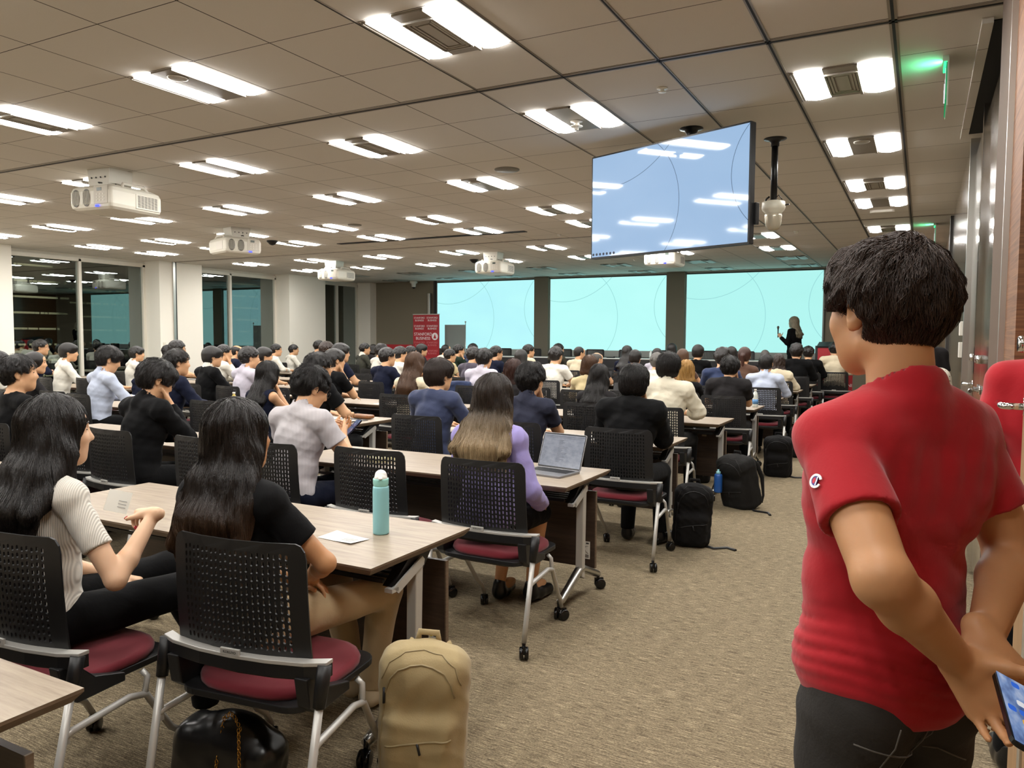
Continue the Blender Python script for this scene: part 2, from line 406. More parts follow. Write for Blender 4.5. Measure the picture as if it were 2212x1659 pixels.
for c in range(8):
    for j, rn in rows_on:
        lit = j <= 18
        kd = kindmap.get((c, j), ['vent', 'plain', 'speaker'][(c*2+j) % 3])
        if (kd, lit) not in FM: FM[(kd, lit)] = fixture_mesh(kd, lit)
        pm, dm, em = FM[(kd, lit)]
        t = thing('ceiling_light', '%s twin-tube ceiling light, %s in the %s' % ('lit' if lit else 'unlit', rn, cols[c]), 'ceiling light',
                  (GX0-3*GX*c+.022, GY0+GY*j+.01, ZC-.001), 0, 'twin-tube ceiling lights')
        parts = [('panel', pm)]+[('diffuser', d) for d in dm]+([(kd, em)] if em else [])
        for nme, me in parts:
            o = bpy.data.objects.new({'speaker': 'sensor_disc'}.get(nme, nme), me); COL.objects.link(o); o.parent = t
# small ceiling devices
M_plast = mat('white_plastic', rgb(225, 220, 208), .4)
M_grille = mat('speaker_grille', rgb(120, 114, 102), .6)
def disc(x, y, r, label, m=M_grille, name='ceiling_speaker', cat='ceiling speaker', h=.012):
    b = MB().lathe([(r, 0), (r, -h*.5), (r*.92, -h), (0, -h)], (x, y, ZC), 32); tag(b.build(name, m), label, cat)
disc(-3.54, 6.51, .12, 'round grey ceiling speaker between the television and the white projectors')
disc(-9.6, 6.55, .10, 'round grey ceiling speaker above the window side seats')
disc(-7.2, 8.7, .10, 'round grey ceiling speaker between the two nearest projectors')
for i, (x, y, l) in enumerate(((-1.52, 4.87, 'nearest to the viewer, above the television'), (-2.9, 9.0, 'behind the television mount'), (-5.0, 10.9, 'by the black air slot'),
                (-1.7, 12.1, 'beyond the dome camera'), (-7.9, 11.9, 'in front of the left front projector'), (-5.2, 15.0, 'close to the middle screen'))):
    b = MB().lathe([(.035, 0), (.035, -.006), (.014, -.008), (.010, -.022), (.026, -.023), (.026, -.026), (0, -.027)], (x, y, ZC), 20)
    tag(b.build('sprinkler', M_plast), 'small sprinkler head on the ceiling %s' % l, 'sprinkler', 'ceiling sprinklers')
b = MB().prism(rrect(.28, .09, .044), -.03, 0); tag(b.build('emergency_lamp', M_plast, loc=(-.49, 10.6, ZC)), 'white oblong emergency lamp on the ceiling near the right wall', 'emergency lamp')
for i, (x, y, l) in enumerate(((-9.64, 9.53, 'black dome camera on the ceiling beside the second projector'), (-8.15, 13.6, 'black dome camera on the ceiling below the middle front projector'))):
    b = MB(); b.lathe([(.09, 0), (.09, -.02), (.07, -.035), (.05, -.06), (.02, -.075), (0, -.078)], (x, y, ZC), 24)
    tag(b.build('dome_camera', M_blackm), l, 'camera')
# ---------------------------------------------------------------- exit signs
M_green = emit('exit_green_glow', rgb(60, 235, 140), 2.2)
M_greenf = mat('exit_acrylic', rgb(210, 235, 215), .2)
def exit_sign(x, y, lab):
    t = thing('exit_sign', lab, 'exit sign', (x, y, ZC))
    b = MB(); b.bbox((-.015, -.11, -.03), (.015, .11, 0)); b.bbox((.008, -.16, -.29), (.016, .16, -.03)); b.build('sign_panel', M_greenf, t)
    MB().bbox((-.010, -.10, -.036), (.006, .10, -.030)).build('light_bar', M_green, t)
    f = MB(); f.bbox((.003, -.15, -.28), (.008, .15, -.05)); f.build('sign_face', emit('exit_face', rgb(40, 170, 100), .7), t)
    m = MB(); z = -.16
    m.lathe([(0, -.002), (.014, 0), (0, .002)], (.001, .02, z+.055), 12, 'X')
    m.tube([(.001, .01, z+.035), (.001, -.005, z-.005), (.001, .03, z-.03), (.001, .02, z-.07)], .006, 5)
    m.tube([(.001, -.005, z-.005), (.001, -.035, z-.03), (.001, -.06, z-.035)], .006, 5); m.tube([(.001, .008, z+.03), (.001, .045, z+.015)], .005, 5)
    m.tube([(.001, .008, z+.03), (.001, -.02, z+.01)], .005, 5)
    m.bbox((.0, -.12, z-.085), (.002, -.112, z+.085)); m.build('running_figure', emit('exit_white', (1, 1, 1), .8), t)
    l = bpy.data.lights.new('exit_glow', 'AREA'); l.shape = 'RECTANGLE'; l.size = .18; l.size_y = .03; l.energy = 1.1; l.color = (.10, 1, .45)
    lo = bpy.data.objects.new('exit_glow', l); COL.objects.link(lo); lo.parent = t; lo.location = (-.03, 0, -.05)
    lo.rotation_euler = (0, math.radians(112), 0)
exit_sign(.065, 5.15, 'green-lit exit sign hanging edge-on from the ceiling, nearer of two along the right wall')
exit_sign(.10, 12.2, 'green-lit exit sign hanging edge-on from the ceiling, far one near the second door')
# ---------------------------------------------------------------- hanging television
def arcs_fn(arcs, base, line, strength, w=.0022, tint=None):
    def fn(t):
        tc = t.add('ShaderNodeTexCoord'); sx = t.add('ShaderNodeSeparateXYZ'); t.link(tc.outputs['UV'], sx.inputs[0])
        m = None
        for cx, cy, r in arcs:
            dx = t.math('SUBTRACT', sx.outputs[0], cx); dy = t.math('SUBTRACT', t.math('MULTIPLY', sx.outputs[1], .5625), .5625-cy)
            d = t.math('SQRT', t.math('ADD', t.math('MULTIPLY', dx, dx), t.math('MULTIPLY', dy, dy)))
            k = t.math('LESS_THAN', t.math('ABSOLUTE', t.math('SUBTRACT', d, r)), w)
            m = k if m is None else t.math('MAXIMUM', m, k)
        n = t.noise(tc.outputs['UV'], 2.2, 2, .5)
        c = t.mix(n, base, tint or base)
        c = t.mix(m, c, line)
        return c
    return fn
ARC = [(.12, -.41, .592), (.19, .31, .41), (1.225, .23, .32)]
def screen_mat(name, base, line, strength, w, tint, gloss=False):
    m = bpy.data.materials.new(name); m.use_nodes = True; t = NT(m)
    c = arcs_fn(ARC, base, line, strength, w, tint)(t)
    t.link(c, t.b.inputs['Emission Color']); t.b.inputs['Emission Strength'].default_value = strength
    t.b.inputs['Base Color'].default_value = (.02, .02, .02, 1) if gloss else (.05, .05, .05, 1)
    t.b.inputs['Roughness'].default_value = .05 if gloss else .9
    t.b.inputs['Specular IOR Level'].default_value = .5 if gloss else 0.0
    return m
def uv_quad(name, p, mtl, parent=None):
    """p: lower-left, lower-right, upper-right, upper-left"""
    me = bpy.data.meshes.new(name); me.from_pydata([tuple(q) for q in p], [], [(0, 1, 2, 3)]); uv = me.uv_layers.new(name='UVMap')
    for i, c in enumerate(((0, 0), (1, 0), (1, 1), (0, 1))): uv.data[i].uv = c
    me.materials.append(mtl); o = bpy.data.objects.new(name, me); COL.objects.link(o)
    if parent: o.parent = parent
    return o
M_tvs = screen_mat('television_picture', rgb(150, 184, 222), rgb(70, 96, 130), .95, .0014, rgb(166, 198, 232), True)
TA, TB = Vector((-2.461, 6.0, 0)), Vector((-1.077, 5.48, 0)); tvw = (TB-TA).length; tva = math.atan2(TB.y-TA.y, TB.x-TA.x)
tv = thing('television', 'large flat television hung from the ceiling showing a pale blue picture', 'television', ((TA.x+TB.x)/2, (TA.y+TB.y)/2, 2.575), tva)
hw, hh = tvw/2, .418
MB().prism(rrect(tvw, 2*hh, .008, 2), .0, .055, 'XZ').build('case', M_blackm, tv)
uv_quad('screen', [(-hw+.012, -.0015, -hh+.014), (hw-.012, -.0015, -hh+.014), (hw-.012, -.0015, hh-.012), (-hw+.012, -.0015, hh-.012)], M_tvs, tv)
b = MB().bbox((hw-.02, .05, -.28), (hw+.02, .09, -.13)); b.build('control_box', M_blackm, tv, .004)
b = MB()
for i in range(7):
    b.lathe([(.011, -.0035), (.011, -.0022)], (-hw+.03+i*.037, 0, -hh+.035), 10, 'Y')
b.build('menu_icons', mat('icon_ink', rgb(30, 40, 60), .6), tv)
b = MB(); zt = ZC-2.575
b.tube([(0.10, .20, zt), (0.10, .20, .10)], .030, 20); b.lathe([(.088, zt), (.088, zt-.006), (.05, zt-.014), (.036, zt-.05), (.036, zt-.06)], (0.10, .20, 0), 32)
b.bbox((-.15, .055, -.15), (.3, .075, .2)); b.bbox((.04, .07, .02), (.16, .22, .14)); b.build('ceiling_mount', M_blackm, tv)
# ---------------------------------------------------------------- dome camera on a pole
pc = thing('pole_camera', 'white dome camera on a black ceiling pole beside the television', 'camera', (-1.09, 6.49, ZC))
b = MB(); b.lathe([(.088, 0), (.088, -.005), (.05, -.012), (.034, -.03), (.032, -.06)], (0, 0, 0), 32); b.tube([(0, 0, 0), (0, 0, -.52)], .026, 20); b.build('pole', M_blackm, pc)
b = MB(); b.lathe([(.055, -.49), (.088, -.50), (.09, -.55), (.085, -.565), (.066, -.585), (.064, -.60)], (0, 0, 0), 36); b.build('housing', mat('camera_housing', rgb(205, 198, 180), .45), pc)
b = MB(); b.lathe([(.064, -.59), (.066, -.62), (.060, -.68), (.048, -.71), (.03, -.725), (0, -.73)], (0, 0, 0), 36); b.build('dome', mat('camera_dome', rgb(186, 176, 156), .25, .3), pc)
b = MB(); b.tube([(.02, -.02, -.47), (.045, -.05, -.455), (.07, -.03, -.49)], .004, 6); b.tube([(-.03, -.03, -.46), (-.05, -.045, -.48), (-.06, -.03, -.51)], .008, 6)
b.tube([(.08, 0, -.53), (.12, .0, -.525)], .006, 6); b.build('cables', M_blackm, pc)
# corner camera above the left screen
cc = thing('wall_camera', 'small white camera under the ceiling above the red banner', 'camera', (-12.78, 18.0, ZC))
b = MB(); b.lathe([(.11, 0), (.11, -.06), (.07, -.08), (.06, -.16), (.04, -.2), (0, -.21)], (0, 0, 0), 24); b.build('body', M_plast, cc)
b = MB(); b.lathe([(0, -.22), (.045, -.20), (.062, -.14)], (0, 0, 0), 20); b.build('lens', M_blackm, cc)
# ---------------------------------------------------------------- projectors
M_proj = mat('projector_shell', rgb(226, 222, 208), .4)
M_fan = mat('projector_fan_grille', rgb(96, 92, 84), .5)
M_led = emit('projector_blue_led', rgb(60, 70, 255), 4)
def projector(x, y, z, rz, lab):
    """origin: middle of the body's underside; lens looks along +y, fans on the -y face"""
    t = thing('projector', lab, 'projector', (x, y, z), rz, 'white ceiling projectors')
    W2, D2, H = .275, .30, .235
    b = MB(); n = []
    prof = [(0, .0), (.045, -.0), (.06, .0)]
    # body: rounded plan, sloped top edges
    for zz, ins in ((0.0, .035), (.02, .008), (.05, 0), (.17, 0), (.205, .012), (.235, .06)): n.append((zz, ins))
    vs = []; fs = []
    for zz, ins in n:
        for px, py in rrect(2*(W2-ins), 2*(D2-ins), .035, 4): vs.append((px, py, zz))
    m = len(rrect(1, 1, .1, 4))
    for i in range(len(n)-1):
        for k in range(m): fs.append((i*m+k, i*m+(k+1) % m, (i+1)*m+(k+1) % m, (i+1)*m+k))
    fs.append(tuple(reversed(range(m)))); fs.append(tuple((len(n)-1)*m+k for k in range(m)))
    b.add(vs, fs, False); b.build('shell', M_proj, t)
    for fx in (-.185, -.045):
        f = MB(); f.prism([(fx+.052*math.cos(a)*(1 if abs(math.cos(a)) < .8 else .95), .11+.082*math.sin(a)) for a in [2*PI*i/24 for i in range(24)]], -D2-.004, -D2+.002, 'XZ')
        fo = f.build('fan_grille', M_fan, t)
        g = MB()
        for i in range(7): g.bbox((fx-.045+.0145*i, -D2-.007, .045), (fx-.042+.0145*i, -D2-.004, .175))
        g.build('fan_slats', M_proj, fo)
    b = MB(); b.bbox((.055, -D2-.005, .045), (.235, -D2, .215)); b.build('control_panel', mat('projector_panel', rgb(206, 200, 186), .5), t, .003)
    b = MB(); b.bbox((.10, -D2-.007, .165), (.16, -D2-.004, .195)); b.build('display', mat('lcd', rgb(60, 72, 62), .3), t)
    b = MB()
    for i in range(3):
        for j in range(3): b.bbox((.09+i*.04, -D2-.008, .07+j*.028), (.11+i*.04, -D2-.004, .084+j*.028))
    b.build('buttons', M_plast, t)
    MB().bbox((.075, -D2-.008, .018), (.12, -D2-.002, .036)).build('status_light', M_led, t)
    g = MB(); g.bbox((W2-.002, -.02, .035), (W2+.005, .26, .175)); go = g.build('side_vent', M_proj, t, .002)
    s = MB()
    for i in range(6):
        for j in range(11): s.bbox((W2+.003, .0+i*.040, .05+j*.0105), (W2+.0065, .033+i*.040, .056+j*.0105))
    s.build('vent_slots', M_fan, go)
    g = MB(); g.bbox((-W2-.004, -.2, .05), (-W2+.002, .02, .17)); g.build('filter_cover', M_plast, t)
    b = MB(); b.prism([(-.13, H), (.13, H), (.15, ZC-z), (-.15, ZC-z)], -.20, .06, 'XZ'); b.build('mount_box', mat('projector_mount', rgb(206, 202, 190), .45, .3), t)
    b = MB()
    for i in range(4): b.lathe([(.008, -.003), (.008, .0)], (-.09+.06*i, -.203, (H+ZC-z)/2), 8, 'Y')
    b.build('mount_holes', M_blackm, t)
    b = MB()
    for s_ in (-1, 1):
        b.tube([(s_*.23, -.14, H-.03), (s_*.215, -.11, H+.025), (s_*.215, .13, H+.025), (s_*.23, .17, H-.03)], .016, 8)
    b.build('lifting_handle', M_plast, t)
    b = MB(); b.tube([(-.06, -.1, H+.02), (.02, -.22, H+.03), (.14, -.12, H+.02)], .006, 6); b.build('cable', M_blackm, t)
    b = MB(); b.lathe([(.085, D2-.01), (.085, D2+.05), (.07, D2+.06), (.06, D2+.02)], (-.05, 0, .11), 28, 'Y'); b.build('lens', M_blackm, t)
    return t
projector(-7.05, 4.92, 2.70, .10, 'white projector under the ceiling nearest to the viewer at the upper left')
projector(-9.1, 8.25, 2.72, math.radians(72), 'white projector turned sideways, second from the viewer, with two round fans at its end')
projector(-11.05, 12.75, 2.70, .05, 'white projector aimed at the left screen, in front of the last window')
projector(-7.18, 12.75, 2.70, .05, 'white projector aimed at the middle screen, glowing with a blue light')
projector(-3.95, 12.95, 2.74, .0, 'white projector aimed at the right screen, partly hidden below the television')
# ---------------------------------------------------------------- projection screens
slab = ['leftmost of the three projection screens, pale cyan picture', 'middle of the three projection screens, pale cyan picture', 'rightmost of the three projection screens, behind the speaker']
for i, (a, b_) in enumerate(SX):
    s = thing('projection_screen', slab[i], 'projection screen', ((a+b_)/2, YF-.09, 1.06), 0, 'wall projection screens')
    w = (b_-a)/2
    fb = MB(); fb.bbox((-w, 0, -.02), (w, .06, 2.0)); fb.build('screen_frame', mat('screen_frame_grey', rgb(160, 164, 158), .6), s)
    M_ps = screen_mat('projected_picture_%d' % i, rgb(128, 178, 175) if i else rgb(124, 171, 180), rgb(106, 155, 155), SCREEN, .0022, rgb(137, 185, 181) if i != 2 else rgb(124, 174, 169))
    uv_quad('picture', [(-w+.03, -.004, .14), (w-.03, -.004, .14), (w-.03, -.004, 1.97), (-w+.03, -.004, 1.97)], M_ps, s)
# stage
M_stage = mat('stage_carpet', rgb(70, 64, 56), .95)
struct(MB().bbox((-13.0, 16.25, 0), (-1.2, YF-.12, .33)).build('floor_stage', M_stage, bevel=.004))
# head table (black skirted) on the stage
M_tblk = mat('table_black_laminate', rgb(24, 24, 26), .45)
M_ttop = mat('table_top_white_gloss', rgb(205, 205, 200), .18)
for i, (x0, x1) in enumerate(((-10.1, -8.3), (-8.28, -6.48), (-6.46, -4.66), (-4.64, -3.0))):
    t = thing('head_table', ['head table on the stage, end nearest the red banner', 'head table on the stage, second from the red banner', 'head table on the stage, third from the red banner',
              'head table on the stage, end nearest the speaker'][i], 'table', ((x0+x1)/2, 16.75, .33), 0, 'white-topped head tables on the stage')
    w = (x1-x0)/2
    MB().bbox((-w, -.25, .70), (w, .25, .725)).build('table_top', M_ttop, t, .003)
    MB().bbox((-w+.01, -.23, .12), (w-.01, -.21, .70)).build('front_panel', M_tblk, t)
    for s_ in (-1, 1):
        MB().bbox((s_*(w-.08)-.02, -.2, 0), (s_*(w-.08)+.02, .2, .70)).build('leg', M_tblk, t)
# bottles and mics on it
for i, (x, l) in enumerate(((-5.35, 'by the bald guest'), (-3.25, 'near the speaker'))):
    b = MB().lathe([(.03, 0), (.032, .01), (.032, .13), (.014, .16), (.014, .19), (0, .19)], (x, 16.62, 1.055), 14)
    tag(b.build('water_bottle', mat('clear_plastic', rgb(215, 225, 222), .15)), 'clear water bottle on the head table %s' % l, 'bottle', 'bottles on the head table')
for i, (x, l) in enumerate(((-8.55, 'end by the left screen'), (-6.3, 'middle'))):
    b = MB(); b.tube([(x-.09, 16.6, 1.068), (x+.09, 16.6, 1.068)], .012, 8); b.lathe([(0, 0), (.022, .006), (.022, .03), (0, .036)], (x+.09, 16.6, 1.055), 12)
    tag(b.build('microphone', M_blackm), 'black microphone lying on the head table, %s' % l, 'microphone', 'microphones on the head table')
# ---------------------------------------------------------------- roll-up banners, lectern
M_red = mat('banner_red', rgb(168, 34, 44), .5)
M_bt = mat('banner_print_light', rgb(206, 120, 122), .6); M_btw = mat('banner_print_white', rgb(240, 232, 232), .5)
bn = thing('rollup_banner', 'tall red roll-up banner with white lettering beside the left screen', 'banner', (-12.01, 17.5, .33))
RX = Matrix.Rotation(PI/2, 4, 'X')
MB().bbox((-.43, -.006, .05), (.43, .006, 1.80)).build('banner_cloth', M_red, bn)
b = MB(); b.bbox((-.45, -.09, 0), (.45, .09, .05)); b.bbox((-.44, -.012, 1.79), (.44, .012, 1.815)); b.tube([(0, .03, .05), (0, .03, 1.80)], .01, 8); b.build('stand', M_alum, bn)
for r in range(7):
    if r == 2: continue
    for c_ in range(2):
        text_obj('lettering', 'STANFORD\nBUSINESS', .070, M_bt if r > 2 else M_btw, bn, Matrix.Translation((-.22+.42*c_, -.008, 1.67-.225*r))@RX)
text_obj('lettering', 'STANFORD\nBUSINESS', .115, M_btw, bn, Matrix.Translation((-.10, -.008, 1.20))@RX)
b = MB(); b.lathe([(.10, -.010), (.10, -.007)], (.29, 0, 1.20), 28, 'Y'); b.build('round_emblem', M_btw, bn)
b = MB(); b.prism([(-.05, -.055), (.05, -.055), (0, .07)], -.012, -.011, 'XZ'); e = b.build('tree_emblem', M_red, bn); e.location = (.29, 0, 1.20)
M_patch = emit('projected_light', rgb(250, 205, 220), .75)
# low red board left of it; banner's cast shadow added as a grey panel
b = MB().bbox((-13.45, 17.55, .33), (-12.5, 17.58, 1.30)); tag(b.build('red_board', M_red), 'low red board standing left of the tall red banner', 'board')
wb = thing('banner_shadow', 'grey panel added as the banner shadow on the lower left of the left screen', 'board', (-11.23, 17.75, .33))
MB().bbox((-.33, -.01, .1), (.33, .01, 1.52)).build('shadow_panel', mat('shadow_grey', rgb(132, 140, 136), .7), wb)
b = MB(); b.tube([(.33, 0, 0), (.33, 0, 1.57)], .010, 8); b.lathe([(0, 1.57), (.022, 1.58), (.022, 1.61), (0, 1.62)], (.33, 0, 0), 10); b.tube([(-.3, -.2, .01), (-.3, .2, .01)], .015, 6); b.tube([(.33, -.2, .01), (.33, .2, .01)], .015, 6); b.build('shadow_stand', M_alum, wb)
b = MB(); b.bbox((-12.42, YF-.14, 1.4), (-12.34, YF-.02, 2.75)); tag(b.build('column_speaker', M_alum, bevel=.01), 'slim silver column speaker on the wall left of the left screen', 'speaker')
lc = thing('lectern', 'dark lectern with a tall red front panel at the end of the stage', 'lectern', (-1.52, 16.1, 0))
MB().bbox((-.33, 0, 0), (.33, .35, 1.38)).build('body', M_tblk, lc, .005)
MB().bbox((-.28, -.02, .02), (.36, -.003, 1.37)).build('front_panel', M_red, lc)
text_obj('lettering', 'ALUMNI', .085, M_btw, lc, Matrix.Translation((.2, -.022, .62))@RX)
MB().box((0, .17, 1.40), (.60, .42, .03), rot=Matrix.Rotation(.2, 3, 'X')).build('reading_top', M_tblk, lc)
# ---------------------------------------------------------------- night city outside the windows
M_tower = mat('tower_dark', rgb(16, 18, 22), .9)
M_winlit = emit('city_window_light', rgb(255, 232, 186), .8)
M_red_l = emit('aviation_light', (1, .05, .02), 4)
rng = random.Random(3)
def tower(x, y, w, h, lab, n, z0=-60):
    t = thing('office_tower', lab, 'building', (x, y, z0))
    MB().bbox((-6, -w/2, 0), (6, w/2, h-z0)).build('tower_body', M_tower, t)
    b = MB()
    for _ in range(n*3):
        fl = rng.randrange(0, int((h+24)/3.6)); z = -z0-26+fl*3.6
        if z > h-z0-2: continue
        y0 = -w/2+1+rng.random()*(w-4); L = rng.choice((1.2, 1.8, 2.4, 5, 7)); L = min(L, w/2-y0-.5)
        k = 0
        while k < L:
            b.bbox((6.02, y0+k, z), (6.05, y0+k+.55, z+.45)); k += rng.choice((.8, 1.1, 2.2))
    b.build('lit_windows', M_winlit, t); return t
tower(-170, 76, 16, 24, 'dark office tower with rows of lit windows seen through the first window, left one', 60)
tower(-185, 100, 24, 34, 'dark office tower with many lit rows seen through the first window, right one', 120)
tower(-205, 135, 26, 22, 'dark office tower with lit windows seen through the right pane of the first window', 60)
tower(-190, 175, 24, 30, 'dark office tower with lit windows seen through the second window', 70)
tower(-120, 60, 40, -12, 'low dark office block with long lit floors at the foot of the first window', 70)
tower(-135, 108, 34, -8, 'low dark office block with lit floors at the foot of the second window', 40)
for i, z in enumerate((18, 14)):
    tag(MB().bbox((-160, 80.2, z), (-159.6, 80.6, z+.4)).build('warning_light', M_red_l), 'red aviation warning light outside the first window, %s of two' % ['upper', 'lower'][i], 'light')
# ================================================================ desks
M_top = wood('desk_laminate_greige', rgb(128, 113, 97), rgb(152, 137, 118), rgb(168, 154, 134), (2.0, 26, 26), .42)
M_edge = wood('desk_edge_brown', rgb(92, 74, 58), rgb(108, 90, 72), rgb(122, 104, 84), (2, 8, 60), .5)
M_modesty = wood('desk_panel_dark_wood', rgb(46, 34, 26), rgb(62, 48, 38), rgb(78, 62, 50), (1.2, 1.2, 26), .45)
M_silver = mat('silver_paint', rgb(190, 188, 182), .38, .35)
M_blackp = mat('black_plastic', rgb(20, 20, 21), .45, 0, .5)
M_blackg = mat('black_gloss_plastic', rgb(12, 12, 13), .2, 0, .5)
M_sticker = mat('sticker_white', rgb(225, 222, 212), .5)
M_ink = mat('sticker_ink', rgb(60, 60, 58), .6)
M_yel = mat('sticker_yellow', rgb(214, 186, 50), .6)
DW, DD = 2.0, .645
def caster(b, x, y, yaw, r=.030, w=.046, top=.10):
    R = Matrix.Rotation(yaw, 3, 'Z'); off = R@Vector((0, -.012, 0))
    for s in (-1, 1):
        prof = [(r*.55, 0), (r*.92, .001), (r, .006), (r, .014), (r*.9, .018), (r*.5, .019)]
        n = 18; vs = []; fs = []
        for rr, h in prof:
            for k in range(n):
                t = 2*PI*k/n; v = R@Vector((s*(.003+h), rr*math.cos(t), rr*math.sin(t))); vs.append((x+off.x+v.x, y+off.y+v.y, r+v.z))
        for i in range(len(prof)-1):
            for k in range(n): fs.append((i*n+k, i*n+(k+1) % n, (i+1)*n+(k+1) % n, (i+1)*n+k))
        fs.append(tuple(range(n))); fs.append(tuple((len(prof)-1)*n+k for k in range(n))); b.add(vs, fs, True)
    c = (x+off.x*.4, y+off.y*.4, r+.016)
    b.box(c, (.012, r*1.7, r*1.2), yaw); b.lathe([(.009, r), (.009, top)], (x, y, 0), 10)
def desk_parts(root):
    # local origin: floor under the middle of the desk; user side is -y
    t = MB(); t.m = 0; hw, hd = DW/2, DD/2
    vs = [(-hw, -hd, .72), (hw, -hd, .72), (hw, hd, .72), (-hw, hd, .72), (-hw, -hd, .712), (hw, -hd, .712), (hw, hd, .712), (-hw, hd, .712),
          (-hw+.018, -hd+.018, .690), (hw-.018, -hd+.018, .690), (hw-.018, hd-.018, .690), (-hw+.018, hd-.018, .690)]
    t.add(vs, [(0, 1, 2, 3)]); t.m = 1
    t.add(vs, [(4, 5, 1, 0), (5, 6, 2, 1), (6, 7, 3, 2), (7, 4, 0, 3), (8, 9, 5, 4), (9, 10, 6, 5), (10, 11, 7, 6), (11, 8, 4, 7), (11, 10, 9, 8)])
    t.build('desk_top', [M_top, M_edge], root)
    py = .22
    p = MB(); p.m = 0; p.bbox((-hw+.05, py, .14), (hw-.056, py+.018, .60)); p.m = 1; p.bbox((hw-.056, py, .14), (hw-.050, py+.018, .60))
    po = p.build('modesty_panel', [M_modesty, M_edge], root)
    s = MB(); s.bbox((hw-.135, py-.0015, .19), (hw-.085, py, .295)); so = s.build('safety_sticker', M_sticker, po)
    s = MB(); s.prism([(hw-.128, .278), (hw-.116, .278), (hw-.122, .289)], py-.0025, py-.0015, 'XZ'); s.bbox((hw-.130, py-.0025, .255), (hw-.122, py-.0015, .272)); s.build('warning_mark', M_yel, so)
    s = MB(); s.bbox((hw-.110, py-.0025, .279), (hw-.092, py-.0015, .288))
    s.tube([(hw-.112, py-.002, .265), (hw-.118, py-.002, .25), (hw-.112, py-.002, .235), (hw-.095, py-.002, .222)], .0012, 4)
    s.tube([(hw-.12, py-.002, .262), (hw-.095, py-.002, .268)], .001, 4)
    for i in range(3): s.bbox((hw-.13, py-.0025, .200+i*.006), (hw-.092, py-.0015, .203+i*.006))
    s.build('sticker_print', M_ink, so)
    s = MB(); s.bbox((hw-.29, py-.0015, .535), (hw-.245, py, .58)); s.build('type_label', mat('label_beige', rgb(160, 146, 120), .6), po)
    u = MB(); u.bbox((-hw+.1, -.12, .668), (hw-.1, .15, .690)); u.bbox((-hw+.1, -.13, .60), (hw-.1, -.12, .615)); u.tube([(-hw+.16, -.02, .66), (hw-.16, -.02, .66)], .018, 8)
    for i in range(5): u.bbox((-hw+.12, -.10+i*.05, .592), (hw-.12, -.09+i*.05, .60))
    u.build('under_shelf', M_blackp, root)
    for sx in (-1, 1):
        x = sx*(hw-.03); xi = sx*(hw-.055)
        l = MB(); l.prism([(-.012, .655), (.035, .655), (.020, .135), (-.018, .155)], xi-.022, xi+.022, 'YZ', False); lo = l.build('leg', M_silver, root, .004)
        f = MB(); f.tube([(xi, -.29, .085), (xi, -.25, .092), (xi, -.02, .19), (xi, .03, .19), (xi, .26, .098), (xi, .285, .088)], [.016, .021, .024, .024, .021, .016], 8, sx=1.1)
        f.build('foot', M_steel, root)
        f2 = MB(); f2.box((xi, -.135, .150), (.034, .21, .012), rot=Matrix.Rotation(math.radians(23), 3, 'X')); f2.build('foot_cover', M_blackp, root)
        g = MB(); g.prism([(-.16, .600), (.02, .675), (.035, .66), (.03, .64), (-.13, .575)], x-.004, x+.004, 'YZ'); g.bbox((x-.03, -.17, .585), (x+.004, -.13, .60)) if sx > 0 else g.bbox((x-.004, -.17, .585), (x+.03, -.13, .60))
        g.build('fold_bracket', M_silver, root)
        h = MB(); h.prism([(-.15, .60), (-.02, .70), (.12, .70), (.05, .62)], xi-.03, xi+.012, 'YZ'); h.build('hinge_cover', M_blackp, root)
        for yy, w in ((-.285, 0.3), (.28, 2.2)):
            c = MB(); caster(c, xi, yy, w, .032, top=.10); c.build('caster', M_blackg, root)
desk0 = thing('desk', 'x', 'desk', (0, 0, 0)); desk_parts(desk0); index_kids(desk0)
FY = lambda k: {0: 1.019, 1: 2.668, 2: 4.285, 3: 5.991, 4: 7.70, 5: 9.36, 6: 11.02, 7: 12.68, 8: 14.34, 9: 15.95}[k]
BX = [(-1.615, 'aisle bank'), (-4.45, 'second bank from the aisle'), (-7.30, 'third bank from the aisle'), (-10.15, 'fourth bank from the aisle'), (-13.0, 'window bank')]
rowtxt = ['rearmost row at the lower left corner', 'row of the pale blue thermos', 'row of the open laptop', 'fourth row from the rear', 'fifth row from the rear',
          'sixth row from the rear', 'fourth row from the stage', 'third row from the stage', 'second row from the stage', 'row closest to the stage']
first = True
for k in range(10):
    for bi, (xr, bn_) in enumerate(BX):
        if k == 0 and bi > 0: continue
        if bi == 4 and k < 4: continue
        if bi >= 3 and k < 2: continue
        d = desk0 if first else copy_tree(desk0); first = False
        d.location = (xr-DW/2 if bi < 4 else xr-.2, FY(k)-DD/2, 0)
        if bi == 4: d.location.x = -13.35
        d['label'] = 'grey-brown laminate desk on casters, %s, %s' % (bn_, rowtxt[k]); d['group'] = 'folding desks on casters'
